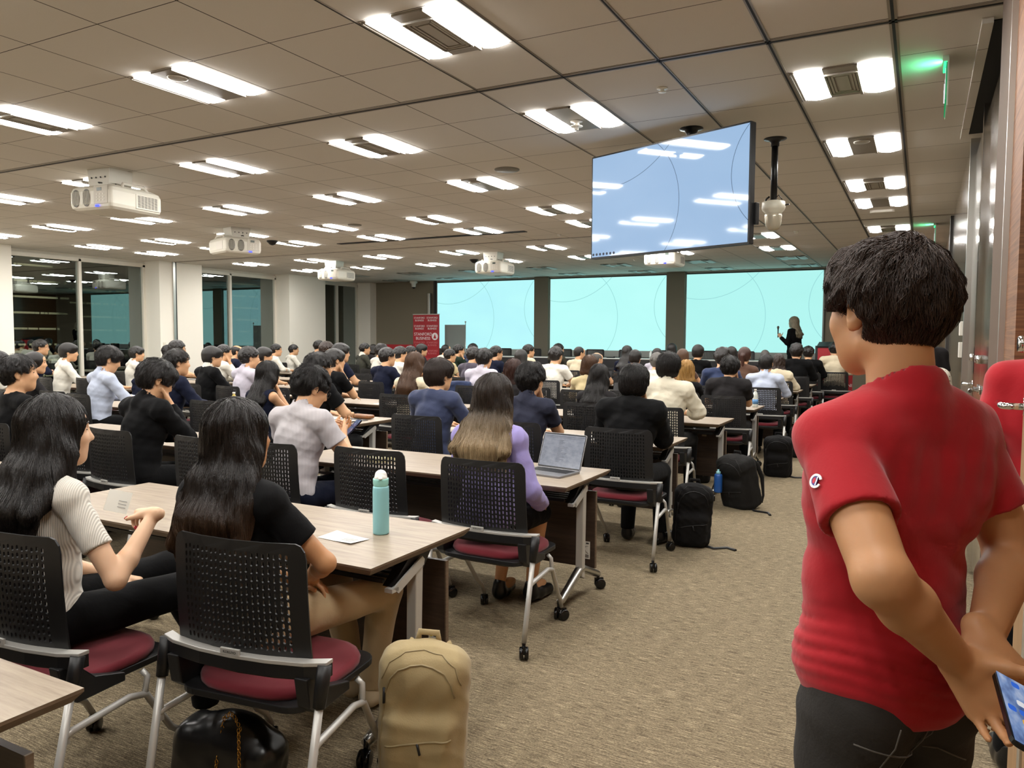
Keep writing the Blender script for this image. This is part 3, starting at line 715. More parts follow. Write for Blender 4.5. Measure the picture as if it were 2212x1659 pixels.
# ================================================================ chairs
M_shell = mat('chair_shell_black', rgb(22, 22, 23), .42, 0, .45)
M_seat = fabric('chair_seat_burgundy', rgb(104, 26, 36), .3, 160, .9, .1, 4)
def back_mesh(holes=True):
    """perforated back: returns vertices in (u across, v up) mapped on a curved sheet"""
    bm = bmesh.new()
    Wt, Wb, H = .478, .492, .41
    NX, NY = 21, 13
    def P(u, v):        # u -1..1, v 0..1
        w = (Wb+(Wt-Wb)*v)/2; x = u*w
        y = -.040*(1-u*u)*.9-.055*(v-.25)+.03*v*v
        return Vector((x, y, .495+H*v))
    U0, U1, V0, V1 = -.80, .80, .20, .93
    grid = {}
    def vert(u, v):
        key = (round(u, 4), round(v, 4))
        if key not in grid: grid[key] = bm.verts.new(P(u, v))
        return grid[key]
    du = (U1-U0)/NX; dv = (V1-V0)/NY
    us = [U0+du*i for i in range(NX+1)]; vs = [V0+dv*j for j in range(NY+1)]
    for j in range(NY):
        for i in range(NX):
            u0, u1, v0, v1 = us[i], us[i+1], vs[j], vs[j+1]
            sh = .13*dv*(1 if i % 2 else -1)
            um = (u0+u1)/2
            out = [vert(u0, v0), vert(u1, v0), vert(u1, v1), vert(u0, v1)]
            if not holes:
                bm.faces.new(out); continue
            cv = (v0+v1)/2+sh; hu = du*.23; hv = dv*.36
            if cv-hv < v0+.004: cv = v0+.004+hv
            if cv+hv > v1-.004: cv = v1-.004-hv
            inn = [bm.verts.new(P(um+a*hu, cv+b_*hv)) for a, b_ in ((-.45, -1), (.45, -1), (1, -.6), (1, .6), (.45, 1), (-.45, 1), (-1, .6), (-1, -.6))]
            A, B, C, D = out
            for f in ((A, B, inn[1], inn[0]), (B, inn[2], inn[1]), (B, C, inn[3], inn[2]), (C, inn[4], inn[3]), (C, D, inn[5], inn[4]), (D, inn[6], inn[5]), (D, A, inn[7], inn[6]), (A, inn[0], inn[7])):
                bm.faces.new(f)
    # solid rim around the perforation
    def outline(n_side=6):
        pts = []
        r = .13
        pts += [(-1, 0), (-.5, 0), (0, 0), (.5, 0), (1, 0)]
        pts += [(1, v) for v in (.2, .4, .6, .8, .88)]
        pts += [(1-r*(1-math.cos(a)), .88+.12*math.sin(a)) for a in (PI/6, PI/3, PI/2)]
        pts += [(.5, 1), (0, 1), (-.5, 1)]
        pts += [(-1+r*(1-math.cos(a)), .88+.12*math.sin(a)) for a in (PI/2, PI/3, PI/6)]
        pts += [(-1, v) for v in (.88, .8, .6, .4, .2)]
        return pts
    op = outline(); ov = [vert(*p) for p in op]
    # inner boundary points in order, sampled at the grid edge
    inner = [(us[i], V0) for i in range(NX+1)]+[(U1, vs[j]) for j in range(1, NY+1)]+[(us[i], V1) for i in range(NX-1, -1, -1)]+[(U0, vs[j]) for j in range(NY-1, 0, -1)]
    iv = [vert(*p) for p in inner]
    def ang(p): return math.atan2((p[1]-.55)*1.9, p[0])
    ia = [ang(p) for p in inner]; oa = [ang(p) for p in op]
    i = 0; j = min(range(len(oa)), key=lambda q: abs(oa[q]-ia[0])); j0 = j; ni, no = len(iv), len(ov); ci = cj = 0
    def adv(a, b): return (b-a) % (2*PI)
    while ci < ni or cj < no:
        a_n = adv(ia[0]-.3, ia[(i+1) % ni]) if ci < ni else 99; b_n = adv(ia[0]-.3, oa[(j+1) % no]) if cj < no else 99
        if ci == ni-1 and cj < no-1: a_n = 90
        if cj == no-1 and ci < ni-1: b_n = 90
        try:
            if a_n <= b_n: bm.faces.new((iv[i], ov[j], iv[(i+1) % ni])); i = (i+1) % ni; ci += 1
            else: bm.faces.new((iv[i], ov[j], ov[(j+1) % no])); j = (j+1) % no; cj += 1
        except ValueError:
            if a_n <= b_n: i = (i+1) % ni; ci += 1
            else: j = (j+1) % no; cj += 1
    bmesh.ops.recalc_face_normals(bm, faces=bm.faces)
    bmesh.ops.solidify(bm, geom=bm.faces[:], thickness=.007)
    me = bpy.data.meshes.new('backrest'); bm.to_mesh(me); bm.free(); me.materials.append(M_shell)
    return me
def chair_parts(root):
    # local origin: floor under the seat centre; sitter faces +y.  rear casters y=-.27, front casters y=.26
    o = bpy.data.objects.new('backrest', back_mesh()); COL.objects.link(o); o.parent = root; o.location = (0, -.165, 0)
    r = MB()
    seg_ = [(-.30, -.150), (-.24, -.176), (-.12, -.196), (0, -.202), (.12, -.196), (.24, -.176), (.30, -.150)]
    vs = []; fs = []
    for x, y in seg_:
        for a, z in ((-.020, .553), (.016, .553), (.016, .565), (-.020, .565)): vs.append((x, y+a, z))
    for i in range(len(seg_)-1):
        for k in range(4): fs.append((i*4+k, i*4+(k+1) % 4, (i+1)*4+(k+1) % 4, (i+1)*4+k))
    fs += [(0, 1, 2, 3), (27, 26, 25, 24)]; r.add(vs, fs); r.bbox((-.035, -.222, .560), (.035, -.214, .582))
    ro = r.build('rear_rail', M_silver, root, .002)
    vs2 = []
    for x, y in seg_:
        for a, z in ((-.018, .515), (.014, .515), (.014, .553), (-.018, .553)): vs2.append((x, y+a, z))
    b = MB(); b.add(vs2, fs); b.build('rail_underside', M_shell, root, .002)
    t_ = text_obj('maker_lettering', 'KOKUYO', .011, M_ink, ro, Matrix.Translation((0, -.2225, .571))@RX, .0003)
    for s in (-1, 1):
        b = MB(); b.tube([(s*.292, -.166, .556), (s*.291, -.178, .50), (s*.290, -.192, .44)], [.021, .021, .018], 10); b.build('corner_bracket', M_shell, root)
        b = MB(); b.prism([(-.205, .520), (-.150, .520), (-.085, .455), (.02, .425), (.02, .398), (-.145, .395), (-.19, .43)], s*.235-.022, s*.235+.022, 'YZ'); b.build('back_support', M_shell, root, .004)
        b = MB(); b.tube([(s*.290, -.190, .45), (s*.287, -.25, .17), (s*.285, -.268, .075)], .0125, 10)
        b.box((s*.285, -.205, .335), (.012, .016, .06)); b.build('rear_leg', M_silver, root)
        b = MB(); b.tube([(s*.288, -.215, .33), (s*.285, -.19, .335), (s*.270, .02, .345), (s*.262, .09, .325), (s*.245, .20, .16), (s*.240, .235, .13), (s*.236, .262, .075)], .0115, 10)
        b.tube([(s*.262, .085, .33), (s*.245, .11, .375), (s*.23, .10, .395)], .0105, 8); b.build('front_leg', M_silver, root)
        for yy, x, w in ((-.268, .285, .5*s), (.262, .236, 2.6*s)):
            c = MB(); caster(c, s*x, yy, w, .030, top=.085); c.build('caster', M_blackg, root)
    # seat pan and cushion
    def plan(w, d, cy, r=.09): return [(x, y+cy) for x, y in rrect(w, d, r, 5)]
    p = MB(); a = plan(.47, .44, .02, .07); bq = plan(.38, .36, .02, .07); m = len(a); vs = [(x, y, .425) for x, y in a]+[(x, y, .405) for x, y in a]+[(x, y, .385) for x, y in bq]
    p.add(vs, [tuple(range(m))]+[(i, (i+1) % m, (i+1) % m+m, i+m) for i in range(m)]+[(i+m, (i+1) % m+m, (i+1) % m+2*m, i+2*m) for i in range(m)]+[tuple(2*m+i for i in reversed(range(m)))])
    p.build('seat_pan', M_shell, root, .003)
    vs = []; lay = [(.455, .425, .424), (.462, .432, .436), (.455, .425, .450), (.42, .39, .459), (.3, .28, .461), (.1, .1, .459)]
    for w, d, z in lay: vs += [(x, y, z-(.006*(x/.2)**2 if z > .45 else 0)+.0) for x, y in plan(w, d, .025, min(.16, w*.45))]
    fs = [(l*m+i, l*m+(i+1) % m, (l+1)*m+(i+1) % m, (l+1)*m+i) for l in range(len(lay)-1) for i in range(m)]+[tuple((len(lay)-1)*m+i for i in range(m)), tuple(reversed(range(m)))]
    c = MB(); c.add(vs, fs, True); c.build('seat_cushion', M_seat, root)
chair0 = thing('chair', 'x', 'chair'); chair_parts(chair0); index_kids(chair0)
_cf = [True]
def place_chair(x, y, rz, label):
    c = chair0 if _cf[0] else copy_tree(chair0); _cf[0] = False
    c.location = (x, y, 0); c.rotation_euler = (0, 0, rz); c['label'] = label; c['group'] = 'black nesting chairs'
    return c
# ================================================================ soft-solid engine for bodies, clothes, hair, bags
def V3(*a): return np.array(a, dtype=np.float64)
def rotm(yaw=0, pitch=0, roll=0):
    """pitch>0 nods forward (towards +y), yaw>0 turns left (ccw)"""
    cy, sy, cp, sp, cr, sr = math.cos(yaw), math.sin(yaw), math.cos(pitch), math.sin(pitch), math.cos(roll), math.sin(roll)
    Rz = np.array([[cy, -sy, 0], [sy, cy, 0], [0, 0, 1]]); Rx = np.array([[1, 0, 0], [0, cp, sp], [0, -sp, cp]]); Ry = np.array([[cr, 0, sr], [0, 1, 0], [-sr, 0, cr]])
    return Rz@Rx@Ry
class Field:
    def __init__(s, lo, hi, h):
        s.lo = np.array(lo, float); s.h = h; s.n = np.ceil((np.array(hi)-s.lo)/h).astype(int)+1
        s.ax = [(s.lo[i]+h*np.arange(s.n[i])).astype(np.float32) for i in range(3)]
        s.f = np.full(tuple(s.n), .25, np.float32)
    def sl(s, lo, hi):
        a = np.clip(np.floor((np.array(lo)-s.lo)/s.h).astype(int), 0, s.n); b = np.clip(np.ceil((np.array(hi)-s.lo)/s.h).astype(int)+1, 0, s.n)
        if (b <= a).any(): return None
        S = tuple(slice(a[i], b[i]) for i in range(3))
        return S, s.ax[0][S[0]][:, None, None], s.ax[1][S[1]][None, :, None], s.ax[2][S[2]][None, None, :]
    def put(s, lo, hi, fn, k=.02, op='add'):
        r = s.sl(np.array(lo)-.05-k, np.array(hi)+.05+k)
        if r is None: return
        S, X, Y, Z = r; d = fn(X, Y, Z).astype(np.float32); f = s.f[S]
        if op == 'sub': d = -d; f = -f
        if op == 'sub':      # max(f,-d) == -min(-f,d)
            d = -d
            hh = np.clip(.5+.5*(d-f)/max(k, 1e-5), 0, 1); m = d*(1-hh)+f*hh-k*hh*(1-hh); s.f[S] = -m; return
        hh = np.clip(.5+.5*(d-f)/max(k, 1e-5), 0, 1); s.f[S] = d*(1-hh)+f*hh-k*hh*(1-hh)
    def cone(s, a, ra, b, rb, k=.02, op='add', sq=None):
        """round cone; sq=(sx,sy,sz): section stretch"""
        a = np.array(a, float); b = np.array(b, float); q = np.array(sq if sq else (1, 1, 1), float)
        A = a/q; B = b/q; ba = B-A; L2 = float(ba@ba)+1e-9; R = max(ra, rb)
        lo = np.minimum(a, b)-R*q; hi = np.maximum(a, b)+R*q; mq = float(q.min())
        def fn(X, Y, Z):
            px, py, pz = X/q[0]-A[0], Y/q[1]-A[1], Z/q[2]-A[2]
            t = np.clip((px*ba[0]+py*ba[1]+pz*ba[2])/L2, 0, 1)
            return (np.sqrt((px-ba[0]*t)**2+(py-ba[1]*t)**2+(pz-ba[2]*t)**2)-(ra+(rb-ra)*t))*mq
        s.put(lo, hi, fn, k, op)
    def ell(s, c, r, R=None, k=.02, op='add'):
        c = np.array(c, float); r = np.array(r, float); M = np.array(R if R is not None else np.eye(3)); m = float(r.max())
        def fn(X, Y, Z):
            dx, dy, dz = X-c[0], Y-c[1], Z-c[2]
            x = (M[0, 0]*dx+M[1, 0]*dy+M[2, 0]*dz); y = (M[0, 1]*dx+M[1, 1]*dy+M[2, 1]*dz); z = (M[0, 2]*dx+M[1, 2]*dy+M[2, 2]*dz)
            k0 = np.sqrt((x/r[0])**2+(y/r[1])**2+(z/r[2])**2); k1 = np.sqrt((x/r[0]**2)**2+(y/r[1]**2)**2+(z/r[2]**2)**2)+1e-6
            return k0*(k0-1)/k1
        s.put(c-m, c+m, fn, k, op)
    def rbox(s, c, hs, rd, R=None, k=.01, op='add'):
        c = np.array(c, float); hs = np.array(hs, float)-rd; M = np.array(R if R is not None else np.eye(3)); m = float(np.linalg.norm(hs))+rd
        def fn(X, Y, Z):
            dx, dy, dz = X-c[0], Y-c[1], Z-c[2]
            x = np.abs(M[0, 0]*dx+M[1, 0]*dy+M[2, 0]*dz)-hs[0]; y = np.abs(M[0, 1]*dx+M[1, 1]*dy+M[2, 1]*dz)-hs[1]; z = np.abs(M[0, 2]*dx+M[1, 2]*dy+M[2, 2]*dz)-hs[2]
            return np.sqrt(np.maximum(x, 0)**2+np.maximum(y, 0)**2+np.maximum(z, 0)**2)+np.minimum(np.maximum(x, np.maximum(y, z)), 0)-rd
        s.put(c-m, c+m, fn, k, op)
    def plane_cut(s, p, n, k=.003, lo=None, hi=None):
        """remove everything on the side n points to, optionally only inside a box"""
        p = np.array(p, float); n = np.array(n, float); n /= np.linalg.norm(n)
        r = s.sl(lo if lo is not None else s.lo, hi if hi is not None else s.lo+s.n*s.h)
        if r is None: return
        S, X, Y, Z = r; d = (X-p[0])*n[0]+(Y-p[1])*n[1]+(Z-p[2])*n[2]
        s.f[S] = np.maximum(s.f[S], d.astype(np.float32))
    def wrinkle(s, amp, sc, seed=0, aniso=(1, 1, 1), lo=None, hi=None):
        r = s.sl(lo if lo is not None else s.lo, hi if hi is not None else s.lo+s.n*s.h)
        if r is None: return
        S, X, Y, Z = r; rg = np.random.RandomState(seed); tot = 0
        wx = .25*np.sin(X*sc*.7+Z*sc*.5+seed)+.2*np.sin(Y*sc*.9-Z*sc*.4)
        for i in range(5):
            w = rg.randn(3)*sc*np.array(aniso)*(.6+.35*i); ph = rg.rand()*6.28
            v = np.sin(w[0]*X+w[1]*Y+w[2]*Z+ph+wx*4); tot = tot+(np.abs(v)*2-1 if i < 3 else v)/(1+.5*i)
        s.f[S] += (amp*.45*tot).astype(np.float32)
    def nets(s):
        f = s.f; S = f < 0
        c = [S[i:S.shape[0]-1+i, j:S.shape[1]-1+j, k:S.shape[2]-1+k] for i in (0, 1) for j in (0, 1) for k in (0, 1)]
        cnt = sum(x.astype(np.uint8) for x in c); I, J, K = np.nonzero((cnt > 0) & (cnt < 8)); n = len(I)
        idx = np.full(cnt.shape, -1, np.int32); idx[I, J, K] = np.arange(n)
        F = {}
        for a in (0, 1):
            for b in (0, 1):
                for d in (0, 1): F[(a, b, d)] = f[I+a, J+b, K+d]
        acc = np.zeros((n, 3)); w = np.zeros(n)
        for ax in range(3):
            for a in (0, 1):
                for b in (0, 1):
                    q0 = [a, b]; q0.insert(ax, 0); q1 = [a, b]; q1.insert(ax, 1)
                    f0, f1 = F[tuple(q0)], F[tuple(q1)]; m = (f0 < 0) != (f1 < 0)
                    t = np.where(m, f0/(f0-f1+1e-12), 0)
                    for x in range(3): acc[:, x] += np.where(m, (q0[x] if x != ax else t), 0)
                    w += m
        vs = s.lo+s.h*(np.stack([I, J, K], 1)+acc/w[:, None])
        fs = []
        for ax in range(3):
            A = [slice(None)]*3; B = [slice(None)]*3; A[ax] = slice(0, -1); B[ax] = slice(1, None)
            s0, s1 = S[tuple(A)], S[tuple(B)]; e = np.stack(np.nonzero(s0 != s1), 1)
            o = [x for x in range(3) if x != ax]
            e = e[(e[:, o[0]] > 0) & (e[:, o[1]] > 0) & (e[:, o[0]] < f.shape[o[0]]-1) & (e[:, o[1]] < f.shape[o[1]]-1)]
            if not len(e): continue
            u = np.zeros(3, int); v = np.zeros(3, int); u[o[0]] = 1; v[o[1]] = 1
            g = lambda d: idx[tuple((e-d).T)]
            q = np.stack([g(u+v), g(v), g(0*u), g(u)], 1); fl = s0[tuple(e.T)]
            if ax == 1: fl = ~fl
            q[~fl] = q[~fl][:, ::-1]; fs.append(q)
        fs = np.concatenate(fs); return vs, fs
    def sample(s, P):
        g = (P-s.lo)/s.h; i = np.clip(np.floor(g).astype(int), 0, s.n-2); t = np.clip(g-i, 0, 1); out = 0
        for a in (0, 1):
            for b in (0, 1):
                for c in (0, 1):
                    w = (t[:, 0] if a else 1-t[:, 0])*(t[:, 1] if b else 1-t[:, 1])*(t[:, 2] if c else 1-t[:, 2])
                    out = out+w*s.f[i[:, 0]+a, i[:, 1]+b, i[:, 2]+c]
        return out
    def grad(s, P):
        e = s.h*1.2; g = np.stack([s.sample(P+np.eye(3)[i]*e)-s.sample(P-np.eye(3)[i]*e) for i in range(3)], 1)
        return g/(np.linalg.norm(g, axis=1, keepdims=True)+1e-9)
def np_mesh(name, vs, fs, mats, smooth=True):
    me = bpy.data.meshes.new(name); n = len(fs); k = fs.shape[1]
    me.vertices.add(len(vs)); me.vertices.foreach_set('co', vs.astype(np.float32).ravel())
    me.loops.add(n*k); me.loops.foreach_set('vertex_index', fs.astype(np.int32).ravel())
    me.polygons.add(n); me.polygons.foreach_set('loop_start', np.arange(0, n*k, k, dtype=np.int32)); me.polygons.foreach_set('loop_total', np.full(n, k, np.int32))
    if smooth: me.polygons.foreach_set('use_smooth', np.ones(n, bool))
    for m in (mats if isinstance(mats, (list, tuple)) else [mats]): me.materials.append(m)
    me.update(calc_edges=True); me.validate(); return me
def smooth_v(vs, fs, it=2, lam=.5):
    n = len(vs); a = np.concatenate([fs[:, 0], fs[:, 1], fs[:, 2], fs[:, 3]]); b = np.concatenate([fs[:, 1], fs[:, 2], fs[:, 3], fs[:, 0]])
    deg = np.bincount(a, minlength=n)+np.bincount(b, minlength=n)
    for _ in range(it):
        s = np.stack([np.bincount(a, vs[b, i], n)+np.bincount(b, vs[a, i], n) for i in range(3)], 1)/np.maximum(deg, 1)[:, None]
        vs = vs*(1-lam)+s*lam
    return vs
def field_mesh(name, F, m, it=1):
    v, f = F.nets(); 
    if it: v = smooth_v(v, f, it)
    return np_mesh(name, v, f, m)
def strands(F, roots, flow, steps, step, rad, seed=0, off=(.0, .006), lift=0., jitter=.15, taper=True, cl=0):
    """hair strands that hug the zero surface of F; returns vs, fs (3-sided tubes)"""
    rg = np.random.RandomState(seed); P = roots.copy(); N = len(P); o = rg.uniform(off[0], off[1], N); path = []
    wob = rg.randn(N, 3)*jitter; steps_n = rg.randint(int(steps*.65), steps+1, N)
    for i in range(steps):
        g = F.grad(P); d = F.sample(P); P = P-g*((d-o)[:, None]).clip(-.02, .02)
        path.append(P.copy())
        w = flow(P, i/steps)+wob+.25*jitter*rg.randn(N, 3); w = w-g*(np.sum(w*g, 1, keepdims=True)); w /= np.linalg.norm(w, axis=1, keepdims=True)+1e-9
        o = o+lift*step
        adv = np.where(i < steps_n, step, step*.02)[:, None]; P = P+w*adv
    path = np.stack(path, 1); T = np.gradient(path, axis=1); T /= np.linalg.norm(T, axis=2, keepdims=True)+1e-9
    up = np.array([.3, .2, .93]); A = np.cross(T, up); A /= np.linalg.norm(A, axis=2, keepdims=True)+1e-9; B = np.cross(T, A)
    r = np.full(steps, rad) if not taper else rad*(1-.75*np.linspace(0, 1, steps)**2); vs = []
    for k in range(3):
        t = 2*PI*k/3; vs.append(path+(A*math.cos(t)+B*math.sin(t))*r[None, :, None])
    vs = np.stack(vs, 2).reshape(-1, 3)       # N,steps,3
    base = (np.arange(N)[:, None]*steps+np.arange(steps-1)[None, :])*3; fs = []
    for k in range(3):
        k2 = (k+1) % 3; fs.append(np.stack([base+k, base+k2, base+3+k2, base+3+k], 2).reshape(-1, 4))
    return vs, np.concatenate(fs)
# ---------------------------------------------------------------- materials for people
def skin_fn(t):
    n = t.noise(t.pos(), 40, 3, .6); t.bump(n, .12, .003)
    t.b.inputs['Subsurface Weight'].default_value = .12; t.b.inputs['Subsurface Radius'].default_value = (.012, .005, .003); t.b.inputs['Subsurface Scale'].default_value = .6
M_skin = mat('skin_light', rgb(212, 164, 124), .5, 0, .4, skin_fn)
M_skin2 = mat('skin_warm', rgb(190, 140, 98), .5, 0, .4, skin_fn)
M_skin3 = mat('skin_pale', rgb(222, 180, 146), .5, 0, .4, skin_fn)
def hair_fn(c0, c1, grad=None):
    def fn(t):
        v = t.pos((70, 70, 5)); n = t.noise(v, 3, 4, .7, .3)
        c = t.mix(n, c0, c1)
        if grad:
            sx = t.add('ShaderNodeSeparateXYZ'); t.link(t.pos(), sx.inputs[0])
            k = t.math('SMOOTH_MIN', t.math('MAXIMUM', t.math('DIVIDE', t.math('SUBTRACT', grad[1], t.math('ADD', sx.outputs[2], t.math('MULTIPLY', n, .10))), grad[2]), 0.0), 1.0, .1)
            c = t.mix(k, c, t.mix(n, grad[0], grad[3]))
        t.link(c, t.b.inputs['Base Color']); t.bump(n, .7, .006)
        t.b.inputs['Anisotropic'].default_value = .5
    return fn
M_hair = mat('hair_black', rgb(18, 15, 14), .38, 0, .5, hair_fn(rgb(14, 12, 11), rgb(36, 30, 27)))
M_hairbr = mat('hair_dark_brown', rgb(40, 28, 22), .4, 0, .5, hair_fn(rgb(26, 19, 15), rgb(58, 40, 30)))
M_hairb = mat('hair_brown', rgb(84, 56, 36), .42, 0, .5, hair_fn(rgb(58, 38, 26), rgb(104, 72, 46)))
M_hairr = mat('hair_auburn', rgb(62, 34, 28), .42, 0, .5, hair_fn(rgb(40, 22, 18), rgb(84, 50, 38)))
M_blond = mat('hair_blond', rgb(190, 140, 72), .45, 0, .5, hair_fn(rgb(140, 98, 46), rgb(224, 178, 104)))
M_hairg = mat('hair_grey', rgb(70, 66, 62), .5, 0, .5, hair_fn(rgb(40, 38, 36), rgb(120, 116, 110)))
M_ombre = mat('hair_ombre', rgb(60, 46, 36), .38, 0, .5, hair_fn(rgb(24, 19, 16), rgb(62, 50, 41), (rgb(116, 92, 62), 1.20, .22, rgb(206, 180, 138))))
M_highl = mat('hair_black_brown_ends', rgb(30, 22, 18), .36, 0, .5, hair_fn(rgb(14, 11, 10), rgb(34, 26, 22), (rgb(52, 34, 22), 1.08, .3, rgb(108, 76, 48))))
M_ashbl = mat('hair_ash_blond', rgb(120, 110, 88), .45, 0, .5, hair_fn(rgb(84, 76, 60), rgb(160, 148, 122)))
M_dark_eye = mat('eye_dark', rgb(12, 8, 6), .2)
M_lens = mat('spectacle_frame', rgb(24, 22, 22), .3, .3)
M_shoe = mat('shoe_black_leather', rgb(14, 14, 15), .3)
# ---------------------------------------------------------------- body plan
def hand_prims(w, d, n, side, curl=.35, sc=1.0, spread=.12, thumb=.6, tcurl=.3):
    """w wrist, d direction of the palm, n back-of-hand normal; side +1: thumb towards d x n"""
    w, d, n = [np.array(x, float) for x in (w, d, n)]; d /= np.linalg.norm(d); n = n-d*(n@d); n /= np.linalg.norm(n)
    t = np.cross(d, n)*side; L = .088*sc; P = []
    def fl(u, v, h=0): return w+d*u*sc+t*v*sc+n*h*sc
    for v, r in ((-.030, .0125), (-.010, .0135), (.010, .0135), (.029, .0125)):
        P.append(('c', w+t*v*.55*sc, .0155*sc, fl(.082 if abs(v) < .02 else .076, v), r*sc, .012))
    P.append(('c', fl(-.03, 0), .024*sc, fl(.02, 0), .020*sc, .015))
    lens = {-.030: (.030, .019, .016), -.010: (.040, .025, .019), .010: (.044, .028, .020), .029: (.040, .024, .019)}
    for q, (v, ls) in enumerate(lens.items()):
        p = fl(.082 if abs(v) < .02 else .076, v); a = (curl if not isinstance(curl, (list, tuple)) else curl[q])*.8; ang = 0; r = .0092 if q else .0080
        dv = d+t*(v/.03)*spread; dv /= np.linalg.norm(dv)
        for i, l in enumerate(ls):
            ang += a*(1.0 if i == 0 else 1.25 if i == 1 else .8); nd = dv*math.cos(ang)-n*math.sin(ang); p2 = p+nd*l*sc
            P.append(('c', p, r*sc, p2, (r-.0010)*sc, .0025)); p = p2; r -= .0010
    p0 = fl(.014, .024, -.004); a1 = d*math.cos(thumb)+t*math.sin(thumb)-n*.25; a1 /= np.linalg.norm(a1); p1 = p0+a1*.042*sc
    P.append(('c', p0, .0165*sc, p1, .0125*sc, .010)); a2 = a1*math.cos(tcurl)+d*math.sin(tcurl); a2 /= np.linalg.norm(a2); p2 = p1+a2*.031*sc
    P.append(('c', p1, .0115*sc, p2, .0100*sc, .004)); P.append(('c', p2, .0100*sc, p2+a2*.024*sc, .0085*sc, .004))
    return P
def head_prims(F, c, R, fem=False, k=1.0, hold=None):
    def W(x, y, z): return np.array(c)+R@(np.array([x, y, z])*k)
    e = lambda p, r, kk=.015, op='add': F.ell(W(*p), np.array(r)*k, R, kk, op)
    co = lambda a, ra, b, rb, kk=.012, op='add': F.cone(W(*a), ra*k, W(*b), rb*k, kk, op)
    jw = .9 if fem else 1.0
    e((0, -.018, .028), (.074, .094, .088)); e((0, .022, -.015), (.062*jw, .074, .088))
    co((-.045*jw, -.005, -.062), .022, (0, .058, -.094), .019, .03); co((.045*jw, -.005, -.062), .022, (0, .058, -.094), .019, .03)
    e((0, .040, -.060), (.044*jw, .045, .044), .03); e((0, .062, .045), (.056, .026, .040), .03)
    e((-.030, .066, -.022), (.022, .02, .022), .02); e((.030, .066, -.022), (.022, .02, .022), .02)
    e((-.031, .088, .010), (.017, .012, .011), .010, 'sub'); e((.031, .088, .010), (.017, .012, .011), .010, 'sub')
    e((-.031, .074, .008), (.014, .012, .012), .004); e((.031, .074, .008), (.014, .012, .012), .004)
    co((0, .086, .010), .007, (0, .104, -.026), .0105, .010); co((-.011, .092, -.032), .0075, (.011, .092, -.032), .0075, .006)
    co((-.015, .086, -.054), .0055, (.015, .086, -.054), .0055, .006); co((-.013, .084, -.064), .006, (.013, .084, -.064), .006, .006)
    e((0, .094, -.0585), (.024, .008, .0012), .002, 'sub'); e((0, .068, -.094), (.018, .016, .014), .012)
    for s in (-1, 1):
        Re = R@rotm(yaw=s*-.35, roll=s*.12)
        F.ell(W(s*.080, -.010, -.006), np.array((.0085, .021, .032))*k, Re, .006)
        F.ell(W(s*.088, -.004, .000), np.array((.0060, .012, .020))*k, Re, .003, 'sub')
        F.ell(W(s*.078, .000, -.032), np.array((.007, .009, .010))*k, Re, .005)
def apply_prims(F, P, infl=0., k=None):
    for p in P:
        if p[0] == 'c': F.cone(p[1], p[2]+infl, p[3], p[4]+infl, p[5] if k is None else k, 'add', p[6] if len(p) > 6 else None)
        else: F.ell(p[1], np.array(p[2])+infl, p[3] if len(p) > 3 else None, .03 if k is None else k)
